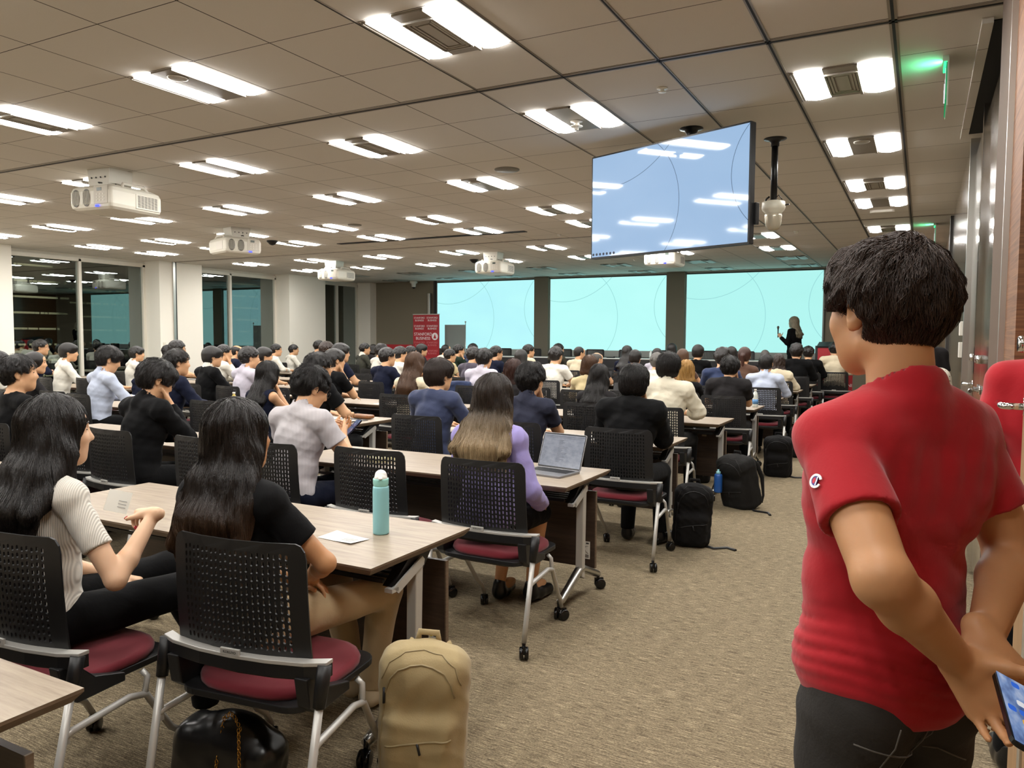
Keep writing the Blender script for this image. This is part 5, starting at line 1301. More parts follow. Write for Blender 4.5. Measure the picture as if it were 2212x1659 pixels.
# ================================================================ seated audience
# tuple: x, y, ztop, facing, label, options
def seatp(*a, **k):
    x, y, z, ang, lab = a[:5]; k = dict(k)
    yaw = k.pop('yaw', -.35 if ang < -.25 else 0.); rz = k.pop('rz', .5*ang)
    o = person(lab, x, y, z, rz=rz, yaw=yaw, **k)
    return o
G = 'seated audience'
F_ = dict(fem=True)
PEOPLE = [
 # rows near the viewer
 (-5.63, 3.15, 1.37, -.21, 'person in black t-shirt at the left edge, short black hair, bare neck', dict(shirt='black', hair='short', yaw=-.5, h=.009, hn=1500, pose='lap')),
 (-8.88, 5.15, 1.324, -.47, 'person with pulled-back dark hair and a patterned scarf behind the left-edge t-shirt sitter', dict(shirt='charcoal', hair='pony', fem=True, sleeve='long')),
 (-13.45, 7.9, 1.44, -.8, 'person in navy top and glasses before the first window, tallest there', dict(shirt='navy', sleeve='long', glasses=True, hair='short')),
 (-10.98, 6.85, 1.398, -.66, 'person in white shirt, bowl-cut black hair, beside the first window mullion', dict(shirt='white', sleeve='long', hair='bowl', collar=True)),
 (-10.36, 7.0, 1.28, -.5, 'person with a reddish brown bob and dark sleeveless dress near the first window', dict(shirt='charcoal', sleeve='none', hair='bob', hairm=M_hairr, fem=True, neck='scoop')),
 (-7.56, 5.15, 1.394, -.38, 'person in pale blue dress shirt looking down, pleat down the back', dict(shirt='lblue', sleeve='long', hair='mid', collar=True, nod=.35, h=.009, hn=1200)),
 (-11.76, 8.52, 1.332, -.7, 'person in white shirt sitting with a friend before the white column, nearer one', dict(shirt='white', hair='mid', collar=True)),
 (-13.1, 10.18, 1.331, -.8, 'person with parted dark hair before the white column, farther of a pair', dict(shirt='white', hair='mid', sleeve='long')),
 (-4.55, 3.44, 1.344, -.2, 'person in black suit and spectacles bent over the desk, hand at chin', dict(shirt='black', sleeve='long', hair='mid', glasses=True, pose='chin', nod=.45, h=.009, collar=True, hn=2200, yaw=-.35, loose=.008)),
 (-6.50, 5.15, 1.382, -.31, 'person in navy suit with white collar and fuller cheek, looking right', dict(shirt='navy', sleeve='long', hair='short', under=True, h=.009, hn=1200, loose=.006)),
 (-10.74, 8.52, 1.438, -.6, 'person with tousled curly hair seen over the navy suit shoulder', dict(shirt='charcoal', hair='curly', glasses=True)),
 (-7.98, 6.85, 1.379, -.46, 'person in black suit and thin glasses, white collar, arm laid on desk', dict(shirt='black', sleeve='long', hair='bowl', under=True, glasses=True, loose=.006)),
 (-9.66, 8.52, 1.381, -.6, 'person in white shirt raising a loose fist by the cheek', dict(shirt='white', sleeve='long', hair='short', pose='chin')),
 (-11.21, 10.18, 1.353, -.8, 'balding person in dark navy jacket by the second window', dict(shirt='navy', sleeve='long', hair='bald')),
 (-7.32, 6.85, 1.380, -.42, 'person in pale lilac shirt with curly black hair', dict(shirt='lilacgrey', sleeve='long', hair='curly', collar=True)),
 (-8.80, 8.52, 1.347, -.6, 'person with round glasses and black bowl hair behind the pale lilac shirt', dict(shirt='charcoal', hair='bowl', glasses=True)),
 (-11.89, 11.84, 1.358, -.9, 'person in white shirt at the column by the second window, left of two', dict(shirt='white', sleeve='long', hair='short')),
 (-13.0, 13.50, 1.33, -.9, 'person in white shirt at the column by the second window, right of two', dict(shirt='white', sleeve='long', hair='short')),
 (-5.27, 5.15, 1.289, -.22, 'person with straight shoulder-length black hair in a sleeveless navy top, leaning on hand', dict(shirt='navy', sleeve='none', hair='long', fem=True, pose='chin', hn=2500, h=.009)),
 (-3.24, 3.44, 1.373, -.12, 'person in grey striped short-sleeved shirt and dark glasses reading a phone', dict(skip=1)),
 (-4.66, 5.15, 1.374, -.17, 'person in black t-shirt and silver glasses holding a pen over papers', dict(shirt='black', hair='short', glasses=True, yaw=-.35, h=.009, hn=1500, loose=.008)),
 (-5.96, 6.85, 1.372, -.31, 'person in black t-shirt with hand raised to mouth, elbow on desk', dict(shirt='black', hair='mid', pose='chin', h=.009)),
 (-12.22, 13.50, 1.434, -.9, 'person whose dark head shows against the third window, highest there', dict(shirt='black', hair='short')),
 (-9.03, 10.18, 1.427, -.7, 'person with wavy tousled hair in front of the third window', dict(shirt='charcoal', hair='curly', hairm=M_hairbr)),
 (-7.30, 8.52, 1.421, -.48, 'person in navy short-sleeved shirt and glasses below the third window', dict(shirt='navy', hair='mid', glasses=True)),
 (-10.89, 13.50, 1.38, -.9, 'person in grey-green suit jacket looking up beyond the open laptop', dict(shirt='greysuit', sleeve='long', hair='short', under=True)),
 (-11.92, 15.11, 1.334, -.9, 'person with long dark hair just right of the grey-green suit', dict(shirt='charcoal', hair='bob', fem=True)),
 (-9.15, 11.84, 1.38, -.84, 'person in white top with tousled black hair near the low red board', dict(shirt='white', hair='tuft')),
 (-6.48, 8.52, 1.37, -.40, 'person in navy t-shirt and glasses between empty chairs', dict(shirt='navy', hair='short', glasses=True)),
 (-7.48, 10.18, 1.363, -.58, 'person in white t-shirt directly right of the navy t-shirt sitter', dict(shirt='white', hair='short')),
 (-8.46, 11.84, 1.351, -.79, 'person with short dark hair left of the tall red banner', dict(shirt='cream', hair='short')),
 (-9.36, 13.49, 1.372, -.9, 'person with smooth black hair directly in front of the tall red banner', dict(shirt='charcoal', hair='bowl')),
 (-4.84, 6.85, 1.354, -.15, 'person with very long straight brown hair and a cream top', dict(shirt='cream', sleeve='long', hair='vlong', hairm=M_hairb, fem=True, hn=2500, h=.009, yaw=0.)),
 (-3.40, 5.15, 1.338, -.10, 'person in slate navy shirt with a brown-black bowl cut', dict(shirt='navyblue', hair='bowl', hairm=M_hairbr, h=.009, hn=2500, yaw=-.3, loose=.006, sleeve='long')),
 (-9.80, 15.11, 1.352, -.9, 'person in white shirt with cropped hair below the grey banner shadow', dict(shirt='white', hair='crew')),
 (-7.59, 11.84, 1.301, -.71, 'person in beige shirt and glasses turned to the right', dict(shirt='beige', hair='short', glasses=True)),
 (-8.44, 13.50, 1.371, -.9, 'person in dark green jacket with fingers at chin', dict(shirt='green', sleeve='long', hair='short', pose='chin')),
 (-9.06, 15.11, 1.38, -.9, 'person with dark hair behind the purple-grey t-shirt, close to the left screen', dict(shirt='bluejkt', hair='short')),
 (-6.09, 10.18, 1.369, -.44, 'person in purple-grey t-shirt, hair cropped at the nape', dict(shirt='purplegrey', hair='short', loose=.006)),
 (-4.94, 8.52, 1.374, -.10, 'person in pale grey-lilac dress shirt with creased back, seated in front of left screen', dict(shirt='lilacgrey', sleeve='long', hair='short', collar=True, yaw=0., h=.0095, hn=800)),
 (-6.62, 11.84, 1.369, -.60, 'person in dark navy jacket and glasses right of the grey-lilac shirt', dict(shirt='navy', sleeve='long', hair='short', glasses=True)),
 (-5.27, 10.18, 1.343, -.2, 'person with straight black shoulder hair below the edge of the left screen', dict(shirt='charcoal', hair='bob', fem=True, yaw=0.)),
 (-6.82, 13.50, 1.384, -.79, 'person in cream t-shirt turned right near the first grey pillar', dict(shirt='cream', hair='short')),
 (-3.63, 6.85, 1.300, -.08, 'person with wavy reddish brown hair behind the navy polo sitter', dict(shirt='charcoal', hair='shag', hairm=M_hairr, fem=True, hn=2000, h=.009, yaw=0.)),
 (-2.58, 5.15, 1.317, .05, 'person in dark navy polo shirt with tousled black hair, chin on hand', dict(shirt='polo', hair='tuft', pose='chin', h=.008, hn=3500, yaw=-.15, collar=True, rz=0.)),
 (-4.70, 10.18, 1.39, -.2, 'person in white t-shirt sitting tall before the first grey pillar', dict(shirt='white', hair='short', yaw=0.)),
 (-6.91, 15.11, 1.397, -.7, 'person in olive t-shirt mostly hidden by the tall white t-shirt sitter', dict(shirt='olive', hair='short')),
 (-5.74, 13.50, 1.358, -.64, 'person in cream shirt and glasses below the middle screen', dict(shirt='cream', hair='crew', glasses=True)),
 (-4.72, 11.84, 1.287, -.36, 'bald elderly person with pale scalp in front of the head table', dict(shirt='charcoal', hair='bald', hairm=M_hairg)),
 (-3.49, 8.52, 1.313, -.05, 'person with brown bob hair and beige knit top', dict(shirt='beige', sleeve='long', hair='bob', hairm=M_hairb, fem=True, yaw=0., hn=1200)),
 (-2.71, 6.86, 1.267, .0, 'person in dark jacket with long wavy black hair next to the white chair gap', dict(shirt='charcoal', sleeve='long', hair='long', fem=True, h=.009, hn=3000, yaw=0.)),
 (-4.79, 13.50, 1.385, -.3, 'person with long black hair held by a white clip, navy top', dict(shirt='navy', hair='long', fem=True, yaw=0.)),
 (-4.06, 11.83, 1.326, -.15, 'person with rounded dark hair and dark jacket below the middle screen', dict(shirt='charcoal', sleeve='long', hair='bowl', yaw=0.)),
 (-1.77, 5.15, 1.324, .10, 'person in loose black sweater with bobbed black hair at the aisle, chin on hand', dict(shirt='black', sleeve='long', hair='bowl', pose='chin', h=.008, hn=3500, yaw=0., loose=.022, rz=.0)),
 (-4.22, 13.50, 1.34, -.2, 'person with black bob and pale blouse at the middle screen edge', dict(shirt='lilacgrey', sleeve='long', hair='bob', fem=True, yaw=0.)),
 (-3.18, 10.18, 1.322, -.05, 'greying person in white shirt half hidden by the cream linen shirt', dict(shirt='white', sleeve='long', hair='short', hairm=M_hairg, yaw=0.)),
 (-4.42, 15.11, 1.426, -.3, 'person with straight black hair in front of the second grey pillar', dict(shirt='black', hair='bob', fem=True, yaw=0.)),
 (-3.29, 11.84, 1.357, -.1, 'person with smooth brown hair right of the second grey pillar', dict(shirt='brown', hair='bob', hairm=M_hairb, fem=True, yaw=0.)),
 (-2.03, 6.85, 1.382, .05, 'person in cream linen shirt with rolled sleeves at the aisle', dict(shirt='linen', sleeve='roll', hair='bowl', collar=True, h=.008, hn=3000, yaw=0., loose=.014, rz=-.02)),
 (-2.40, 8.80, 1.269, .0, 'person with long wavy blond hair', dict(shirt='black', hair='shag', hairm=M_blond, fem=True, hn=2500, h=.009, yaw=0.)),
 (-3.48, 13.50, 1.405, -.1, 'person with thick black hair and black jacket below the right screen corner', dict(shirt='black', sleeve='long', hair='bowl', yaw=0.)),
 (-2.30, 10.18, 1.395, .0, 'person in royal navy jacket with tousled hair behind the charcoal t-shirt', dict(shirt='bluejkt', sleeve='long', hair='tuft', yaw=0.)),
 (-2.90, 13.50, 1.385, -.05, 'person with long dark hair beside the ponytail sitter', dict(shirt='charcoal', hair='bob', fem=True, yaw=0.)),
 (-1.84, 8.52, 1.326, .07, 'person in charcoal t-shirt with short black hair at the aisle, hand on cheek', dict(shirt='charcoal', hair='short', pose='chin', h=.009, hn=2000, yaw=0., loose=.012, rz=0.)),
 (-2.35, 11.84, 1.395, .0, 'person with a brown ponytail and brown top', dict(shirt='brown', hair='pony', hairm=M_hairr, fem=True, yaw=-.0)),
 (-2.62, 15.11, 1.317, .0, 'person with cropped brown-grey hair behind the pale blue shirt by the aisle', dict(shirt='charcoal', hair='crew', hairm=M_hairg, yaw=0.)),
 (-1.75, 10.18, 1.329, .10, 'person in pale blue-white dress shirt with close-cropped hair at the aisle', dict(shirt='lblue', sleeve='long', hair='crew', collar=True, yaw=0., hn=600, rz=0., nod=-.05)),
 (-1.86, 11.84, 1.304, .1, 'person with wavy shoulder hair and white ruffled blouse at the aisle', dict(shirt='cream', sleeve='long', hair='shag', hairm=M_hairbr, fem=True, yaw=0., loose=.012)),
 (-1.84, 13.50, 1.442, .1, 'person in black jacket with big black hair, second seat rows from stage by the aisle', dict(shirt='black', sleeve='long', hair='tuft', yaw=0., loose=.012)),
 (-1.85, 15.11, 1.394, .15, 'person in black jacket with short hair in the aisle seat closest to the stage', dict(shirt='black', sleeve='long', hair='short', yaw=0., loose=.008)),
 (-1.45, 15.60, 1.472, .1, 'person in cream jacket on a separate chair before the red lectern', dict(shirt='cream', sleeve='long', hair='short', yaw=.0, loose=.010, rz=.15)),
 (-9.59, 5.15, 1.32, -.5, 'person cut off by the left frame edge in front of the white column', dict(shirt='white', hair='short')),
]
chair_n = 0
occupied = []
for (x, y, z, ang, lab, kw) in PEOPLE:
    occupied.append((x, y))
    kw = dict(kw); sk = kw.pop('skip', 0)
    rzc = 0.0
    cy = y-.03
    if not sk: o = seatp(x, y, z, ang, lab, **kw); cx_, cy_, rz_ = o.location.x, o.location.y, o.rotation_euler.z*.6
    else: cx_, cy_, rz_ = -3.27, 3.34, 0
    words = lab.replace('person ', '').replace(',', '').split()
    place_chair(cx_, cy_-.005, rz_, 'chair taken by sitter '+' '.join(words[:12]))
def near(label, x, y, P, mats, rz=0., hair=None, extra=None, glasses=False):
    """one closely seen person from its own fields"""
    hc, Rh = P['head']
    o = bpy.data.objects.new('person', field_mesh('body', P['body'], mats['skin'])); COL.objects.link(o); tag(o, label, 'person')
    o.location = (x, y, 0); o.rotation_euler = (0, 0, rz)
    link_child('shirt', field_mesh('shirt', P['shirt'], mats['shirt']), o)
    if 'trousers' in P: link_child('trousers', field_mesh('trousers', P['trousers'], mats['trousers']), o)
    link_child('eyes', eye_mesh(), o, mat4(hc, Rh))
    if glasses: link_child('glasses', glasses_mesh(), o, mat4(hc, Rh))
    if hair: link_child('hair', hair, o)
    return o
def nails(o, P, m, sc=.93):
    for s, (S, E, Wr, d, n, cu, ex) in P['arms'].items():
        pr = hand_prims(Wr+(Wr-E)/np.linalg.norm(Wr-E)*.012, d, n, -s, cu, sc, **ex); dd = d/np.linalg.norm(d); nn = n-dd*(n@dd); nn /= np.linalg.norm(nn)
        for q in (7, 10, 13, 16, 19):
            if q == 19: a, e = pr[-1][1], pr[-1][3]
            else: a, e = pr[q][1], pr[q][3]
            u = (e-a)/np.linalg.norm(e-a); up = nn-u*(nn@u); up /= np.linalg.norm(up)+1e-6
            b = MB(); b.tube([tuple(e-u*.006+up*.0035), tuple(e+up*.0035), tuple(e+u*.009+up*.002)], [.0055, .0058, .0035], 8); b.build('nail', m, o)
# --- woman in the white ribbed top, far left of the first desk
P = make_person(None, True, 'short', custom=dict(lean=.05,
    R=((.315, .06, .715), (.245, .255, .880), (-.92, .18, -.05), (.05, .1, 1), (.55, .7, .9, 1.0), dict(thumb=.35, tcurl=.0)),
    L=((-.22, .06, .72), (.0, .27, .625), (.62, .62, -.25), (0, .1, 1), .55),
    knees={1: (V3(.22, .44, .57), V3(.25, .46, .12)), -1: (V3(.03, .47, .60), V3(.16, .62, .16))}), h=.0055, yaw=-.42, wr=.0022, hem=.545)
m_rib = fabric('cloth_white_rib', rgb(228, 222, 210), rib=900, wr=.2, wscale=10)
hc, Rh = P['head']
hw_ = hair_mesh('long', hc, Rh, M_hair, .006, .98, 7500, 11, .0010, drape=.05, locks=(1,), wm=1.2)
P1 = near('person with long black hair and white ribbed t-shirt holding up a card, far left', -2.60, 1.50, P, dict(skin=M_skin3, shirt=m_rib, trousers=cloth('trblack')), .0, hw_)
P1.scale = (.99,)*3
M_nail = mat('nail_red', rgb(170, 24, 30), .25); nails(P1, P, M_nail)
# --- woman in black at the first desk
P = make_person(None, True, 'short', custom=dict(lean=-.03,
    R=((.30, .085, .775), (.12, .225, .665), (-.9, .35, -.1), (.1, .5, .8), .5), L=((-.23, .06, .75), (.05, .22, .655), (.85, .35, -.2), (0, .3, .9), .5),
    knees={1: (V3(.22, .55, .53), V3(.10, .62, .10)), -1: (V3(-.02, .55, .53), V3(-.02, .66, .10))}), h=.0055, yaw=-.25, wr=.003, loose=.012)
hc, Rh = P['head']
hw_ = hair_mesh('vlong', hc, Rh, M_highl, .006, .98, 9000, 12, .0010, drape=-.02, wm=1.25)
P2 = near('person with long dark hair browned at the ends, black t-shirt and khaki trousers', -1.985, 1.79, P, dict(skin=M_skin2, shirt=cloth('black'), trousers=cloth('trkhaki')), .06, hw_)
P2.scale = (.985,)*3
link_child('shoes', shoe_mesh({1: V3(.10, .62, .10), -1: V3(-.02, .66, .10)}, mat('shoe_beige', rgb(190, 172, 142), .7), h=.006), P2)
# --- woman with ombre hair, lilac cardigan
P = make_person(None, True, 'long', custom=dict(lean=.06,
    R=((.245, .01, .73), (.205, .22, .62), (-.5, .8, -.2), (0, 0, 1), .4), L=((-.25, .12, .78), (-.12, .33, .77), (.3, .9, 0), (0, 0, 1), .4),
    knees={1: (V3(.10, .42, .52), V3(.05, .42, .10)), -1: (V3(-.10, .42, .52), V3(-.12, .36, .10))}), h=.0065, yaw=-.10, wr=.004, loose=.012, hem=.50,
    bareleg={1: (V3(.09, .42, .50), V3(.05, .42, .12)), -1: (V3(-.09, .42, .50), V3(-.12, .36, .12))})
hc, Rh = P['head']
hw_ = hair_mesh('long', hc, Rh, M_ombre, .006, .98, 8000, 13, .0011, drape=.03, extra=.004, wm=1.35)
P3 = near('person with dark-to-blond long hair and a lilac cardigan at the open laptop', -1.965, 3.42, P, dict(skin=M_skin2, shirt=fabric('cloth_lilac', rgb(150, 140, 196), wr=.4), trousers=cloth('trblack')), .0, hw_)
link_child('shoes', shoe_mesh({1: V3(.05, .42, .09), -1: V3(-.12, .36, .09)}, M_shoe, h=.006), P3)
# --- man in the striped shirt with a phone
P = make_person(None, False, 'short', True, custom=dict(lean=.20,
    R=((.285, .17, .775), (.10, .335, .86), (-.50, .65, .35), (.75, .1, -.5), (.7, .8, .8, .8), dict(thumb=.4)), L=((-.22, .16, .79), (-.03, .36, .87), (.35, .75, .35), (-.6, .0, -.7), .7)),
    h=.006, yaw=-.42, nod=.42, wr=.004, loose=.006)
hc, Rh = P['head']
hw_ = hair_mesh('short', hc, Rh, M_hair, .005, 1.0, 5200, 14, .0008, clumps=120)
m_st = fabric('cloth_grey_stripe', rgb(196, 190, 190), stripe=(1500, rgb(150, 146, 152)), wr=.3)
P4 = near('person in grey striped short-sleeved shirt and dark glasses reading a phone', -3.29, 3.37, P, dict(skin=M_skin, shirt=m_st, trousers=cloth('trnavy')), -.06, hw_, glasses=True)
P4.scale = (1.02,)*3
ph = thing('smartphone', 'dark smartphone held in both hands over the desk edge by the striped shirt wearer', 'phone', (-3.15, 3.765, .925), 0)
Rp = Matrix.Rotation(-.5, 4, 'Z')@Matrix.Rotation(.75, 4, 'X'); ph.rotation_euler = Rp.to_euler()
MB().prism(rrect(.074, .155, .010), -.004, .004).build('case', M_blackg, ph)
uvq = uv_quad('screen', [(-.034, -.073, .0046), (.034, -.073, .0046), (.034, .073, .0046), (-.034, .073, .0046)], None or mat('phone_screen', (.02, .03, .06), .1, 0, .5, lambda t: (t.link(t.ramp(t.noise(t.pos((1, 1, 1), 'UV'), 6, 3), [(.35, (.004, .006, .02)), (.55, (.05, .12, .3)), (.75, (.4, .5, .6))]), t.b.inputs['Emission Color']), t.b.inputs['Emission Strength'].__setattr__('default_value', .6))), ph)
# ================================================================ standing man in the red t-shirt
def standing(joints, h, hairstyle, mats, label, phi, C, yaw=0, nod=0, hn=0, fem=False, sleeve=.62, seed=0, H=1.0, name='person', wr=.003, loose=0., face=True, hands=None, hair_m=None, long_sleeve=False, flare=0., haircrown=(0, -.05, .11), hk=1.0, shoes_m=None, extra=0):
    J = joints; hc = V3(*J['head']); Rh = rotm(yaw=yaw, pitch=nod)
    lo = V3(-.42, -.40, .60); hi = V3(.42, .34, 1.80)
    if 'lo' in J: lo = V3(*J['lo']); hi = V3(*J['hi'])
    fx = .88 if fem else 1.0
    tors = [('e', V3(0, 0, 1.215), V3(.163*fx, .112, .17)), ('e', V3(0, .012, 1.05), V3(.148*fx, .112, .16)), ('e', V3(0, -.005, .90), V3(.158, .125, .14))]
    for s in (-1, 1):
        S = V3(*J['S'][s]); tors += [('c', V3(0, -.03, 1.372), .056*fx, S, .055*fx, .04), ('e', V3(s*.080, -.050, 1.26), V3(.085, .055, .13))]
    B = Field(lo, hi, h); apply_prims(B, tors, -.008)
    B.cone((0, -.022, 1.38), .060*fx, (hc[0]*.6, hc[1]-.045, hc[2]-.07), .057*fx, .02); head_prims(B, hc, Rh, fem)
    for s in (-1, 1):
        S, E, Wr = V3(*J['S'][s]), V3(*J['E'][s]), V3(*J['W'][s]); a = .82 if fem else 1.0
        B.cone(S, .056*a, E, .043*a, .02); B.ell(E, V3(.036, .037, .040)*a, None, .012); M_ = E+(Wr-E)*.32; B.cone(E, .043*a, M_, .043*a, .015); B.cone(M_, .043*a, Wr, .0275*a, .015)
        hd = J['H'][s]; apply_prims(B, hand_prims(Wr+(Wr-E)/np.linalg.norm(Wr-E)*.01, hd[0], hd[1], -s, hd[2], 1.0 if not fem else .9, **(hd[3] if len(hd) > 3 else {})))
    Cc = Field(lo-.03, hi+.03, h); apply_prims(Cc, tors, .012+loose)
    if flare:
        Cc.ell((0, -.005, .90), (.158+flare, .132+flare, .13), None, .04)
        def folds(X, Y, Z):
            g = np.exp(-((Z-.93)/.075)**2); a = np.sin(Z*120+2.2*np.sin(X*14+1)+1.5*np.sin(Y*17))
            g2 = np.exp(-((Z-1.12)/.09)**2); b2 = np.sin((Z*.8+X*.55)*75+1.5*np.sin(Y*12+Z*9))
            g3 = np.exp(-((Z-1.27)/.07)**2); b3 = np.sin((X*.9-Z*.5)*70+1.2*np.sin(Z*20))
            return .0042*g*(1-np.abs(a))*1.5+.0026*g2*(1-np.abs(b2))*1.5+.0022*g3*(1-np.abs(b3))*1.5
        S_, X_, Y_, Z_ = Cc.sl(Cc.lo, Cc.lo+Cc.n*Cc.h); Cc.f[S_] += folds(X_, Y_, Z_).astype(np.float32)
    Cc.cone((0, -.032, 1.385), .072*fx, (0, -.026, 1.405), .0745*fx, .012)
    Cc.cone((0, -.016, 1.405), .0620*fx, (0, .02, 1.60), .070, .006, 'sub')
    Cc.wrinkle(wr, 20, seed, (1, 1, 1.7)); Cc.plane_cut((0, 0, J.get('hem', .80)), (0, 0.10, -1))
    for s in (-1, 1):
        S, E, Wr = V3(*J['S'][s]), V3(*J['E'][s]), V3(*J['W'][s]); u = (E-S)/np.linalg.norm(E-S)
        D = Field(lo-.03, hi+.03, h)
        if not long_sleeve:
            D.cone(S, .058*fx+loose, S+u*.30, .070*fx+loose, .02); D.wrinkle(wr, 24, seed+4); D.plane_cut(S+(E-S)*sleeve, u)
            D.cone(S+(E-S)*(sleeve-.02), .048*fx, E, .055*fx, .002, 'sub')
        else:
            D.cone(S, .064*fx+loose, E, .050*fx+loose, .02); D.cone(E, .050*fx+loose, Wr, .036+loose*.6, .02); D.wrinkle(wr, 24, seed+4); w = (Wr-E)/np.linalg.norm(Wr-E); D.plane_cut(Wr-w*.01, w, lo=Wr-.07, hi=Wr+.12)
        hh = np.clip(.5+.5*(Cc.f-D.f)/.02, 0, 1); Cc.f = Cc.f*(1-hh)+D.f*hh-.02*hh*(1-hh)
    o = bpy.data.objects.new(name, field_mesh('body', B, mats['skin'])); COL.objects.link(o); tag(o, label, 'person'); o.location = (C[0], C[1], J.get('z0', 0)); o.rotation_euler = (0, 0, phi)
    shirt = link_child('shirt', field_mesh('shirt', Cc, mats['shirt'], 3), o)
    Q = Field(V3(-.30, -.26, .04), V3(.30, .32, 1.0), h*1.4)
    Q.ell((0, -.005, .90), (.164, .126, .14), None, .02); Q.ell((-.075, -.045, .83), (.085, .082, .10), None, .03); Q.ell((.075, -.045, .83), (.085, .082, .10), None, .03)
    for s in (-1, 1): Q.cone((s*.085, -.01, .80), .096, (s*.10, .01, .47), .068, .03); Q.cone((s*.10, .01, .47), .066, (s*.11, -.02, .10), .055, .02)
    Q.wrinkle(.004, 16, seed+9); Q.plane_cut((0, 0, .985), (0, 0, 1)); Q.plane_cut((0, 0, .06), (0, 0, -1))
    tr = link_child('trousers', field_mesh('trousers', Q, mats['trousers']), o)
    link_child('shoes', shoe_mesh({-1: V3(-.11, -.03, .09), 1: V3(.11, -.03, .09)}, shoes_m or M_shoe), o)
    link_child('eyes', eye_mesh(), o, mat4(hc, Rh))
    if hairstyle: link_child('hair', hair_mesh(hairstyle, hc, Rh, hair_m or M_hair, min(h, .007), hk, hn, seed, .0009, extra, crown=haircrown, length=.06 if hn else None, lift=.10, clumps={'tuft': 330 if hn else 160, 'short': 110}.get(hairstyle, 0)), o)
    return o, shirt, tr, Cc
jn = dict(head=(0, .035, 1.555), S={-1: (-.150, -.015, 1.322), 1: (.153, -.015, 1.325)},
          E={-1: (-.222, -.220, 1.135), 1: (.236, -.060, 1.095)}, W={-1: (-.035, -.190, .972), 1: (.030, -.185, .995)},
          H={-1: ((.368, -.411, -.715), (.725, .576, -.378), (.75, .8, .75, .6), dict(thumb=.95, tcurl=.10)), 1: ((-.067, -.52, -.85), (-.725, -.576, .378), (.55, .5, .4, .3), dict(thumb=.55))}, hem=.825)
m_red = fabric('cloth_red_cotton', rgb(166, 20, 32), wr=.22, wscale=6, bump=.15)
m_jean = fabric('cloth_grey_denim', rgb(54, 52, 50), wr=.4, wscale=10, bump=.5)
M_hairred = mat('hair_dark_brown_tousled', rgb(46, 35, 29), .42, 0, .4, hair_fn(rgb(26, 20, 17), rgb(78, 59, 48)))
RM, RS, RT, RF = standing(jn, .0055, 'tuft', dict(skin=M_skin2, shirt=m_red, trousers=m_jean), 'person standing in a red t-shirt with both hands clasped behind the back', .80, (-.045, 1.60), yaw=.12, nod=.05, hn=13000, seed=21, hair_m=M_hairred, wr=.0035, flare=.012, hk=.95)
# sleeve emblem: a rounded letter with blue and red inside, on the left sleeve
def on_surface(F, p, d, n=40):
    p = V3(*p); d = V3(*d)/np.linalg.norm(d)
    for i in range(400):
        q = p-d*(.0008*i)
        if F.sample(q[None])[0] < 0: return q
    return p
ec = on_surface(RF, (-.38, -.21, 1.262), (-.70, -.60, .0))
g = RF.grad(ec[None])[0]; ux = np.cross(V3(0, 0, 1), g); ux /= np.linalg.norm(ux); uy = np.cross(g, ux)
Me = mat4(ec+g*.0030, np.stack([ux, uy, g], 1))
def ring(r0, r1, a0, a1, sx=1.25, n=26):
    o_ = [(sx*r1*math.cos(a0+(a1-a0)*i/n), r1*math.sin(a0+(a1-a0)*i/n)) for i in range(n+1)]; i_ = [(sx*r0*math.cos(a0+(a1-a0)*i/n), r0*math.sin(a0+(a1-a0)*i/n)) for i in range(n, -1, -1)]; return o_+i_
eb = MB()
def strip(r0, r1, a0, a1, z0, z1, n=24, sx=1.25):
    for i in range(n):
        t0, t1 = a0+(a1-a0)*i/n, a0+(a1-a0)*(i+1)/n
        eb.prism([(sx*r0*math.cos(t0), r0*math.sin(t0)), (sx*r1*math.cos(t0), r1*math.sin(t0)), (sx*r1*math.cos(t1), r1*math.sin(t1)), (sx*r0*math.cos(t1), r0*math.sin(t1))], z0, z1)
strip(.0085, .0125, .45, 2*PI-.35, 0, .0016)
eb.prism([(.001, -.0075), (.004, -.0075), (.004, .0075), (.001, .0075)], 0, .0016)
emb = eb.build('sleeve_emblem', mat('emblem_white', rgb(236, 236, 238), .6), RS); emb.matrix_local = Me
eb = MB(); strip(0, .0086, PI/2, 1.5*PI, 0, .0010); eb.prism([(0, -.0082), (.0045, -.0075), (.0045, .0075), (0, .0082)], 0, .0010); e2 = eb.build('emblem_blue', mat('emblem_blue', rgb(40, 50, 140), .6), RS); e2.matrix_local = Me
eb = MB(); strip(0, .0062, PI*.62, PI*1.38, .0002, .0013, sx=1.35); e3 = eb.build('emblem_red', mat('emblem_red', rgb(196, 30, 48), .6), RS); e3.matrix_local = Me
# jeans seams (back pocket and yoke stitching)
sm = MB()
def seam(pts):
    out = []
    for p in pts:
        q = V3(*p)
        out.append(tuple(q))
    sm.tube(out, .0016, 5)
QF = Field(V3(-.30, -.30, .6), V3(.30, .32, 1.0), .006); QF.ell((0, -.005, .90), (.172, .132, .14), None, .02); QF.ell((-.08, -.055, .84), (.09, .09, .10), None, .03); QF.ell((.08, -.055, .84), (.09, .09, .10), None, .03)
for s in (-1, 1): QF.cone((s*.085, -.01, .80), .096, (s*.10, .01, .47), .068, .03)
for line in ([(-.155, .80), (-.02, .765), (0, .76)], [(-.10, .84), (-.12, .62)], [(-.02, .83), (-.035, .62)], [(0, .76), (.03, .765), (.10, .73)], [(.0, .84), (.0, .62)]):
    pts = []
    for (a, b_) in zip(line[:-1], line[1:]):
        for t in np.linspace(0, 1, 7):
            x = a[0]+(b_[0]-a[0])*t; z = a[1]+(b_[1]-a[1])*t; q = on_surface(QF, (x, -.24, z), (0, -1, 0)); pts.append(tuple(q+V3(0, -.0035, 0)))
    sm.tube(pts, .0014, 5)
sm.build('seams', fabric('denim_seam', rgb(84, 80, 74)), RT)
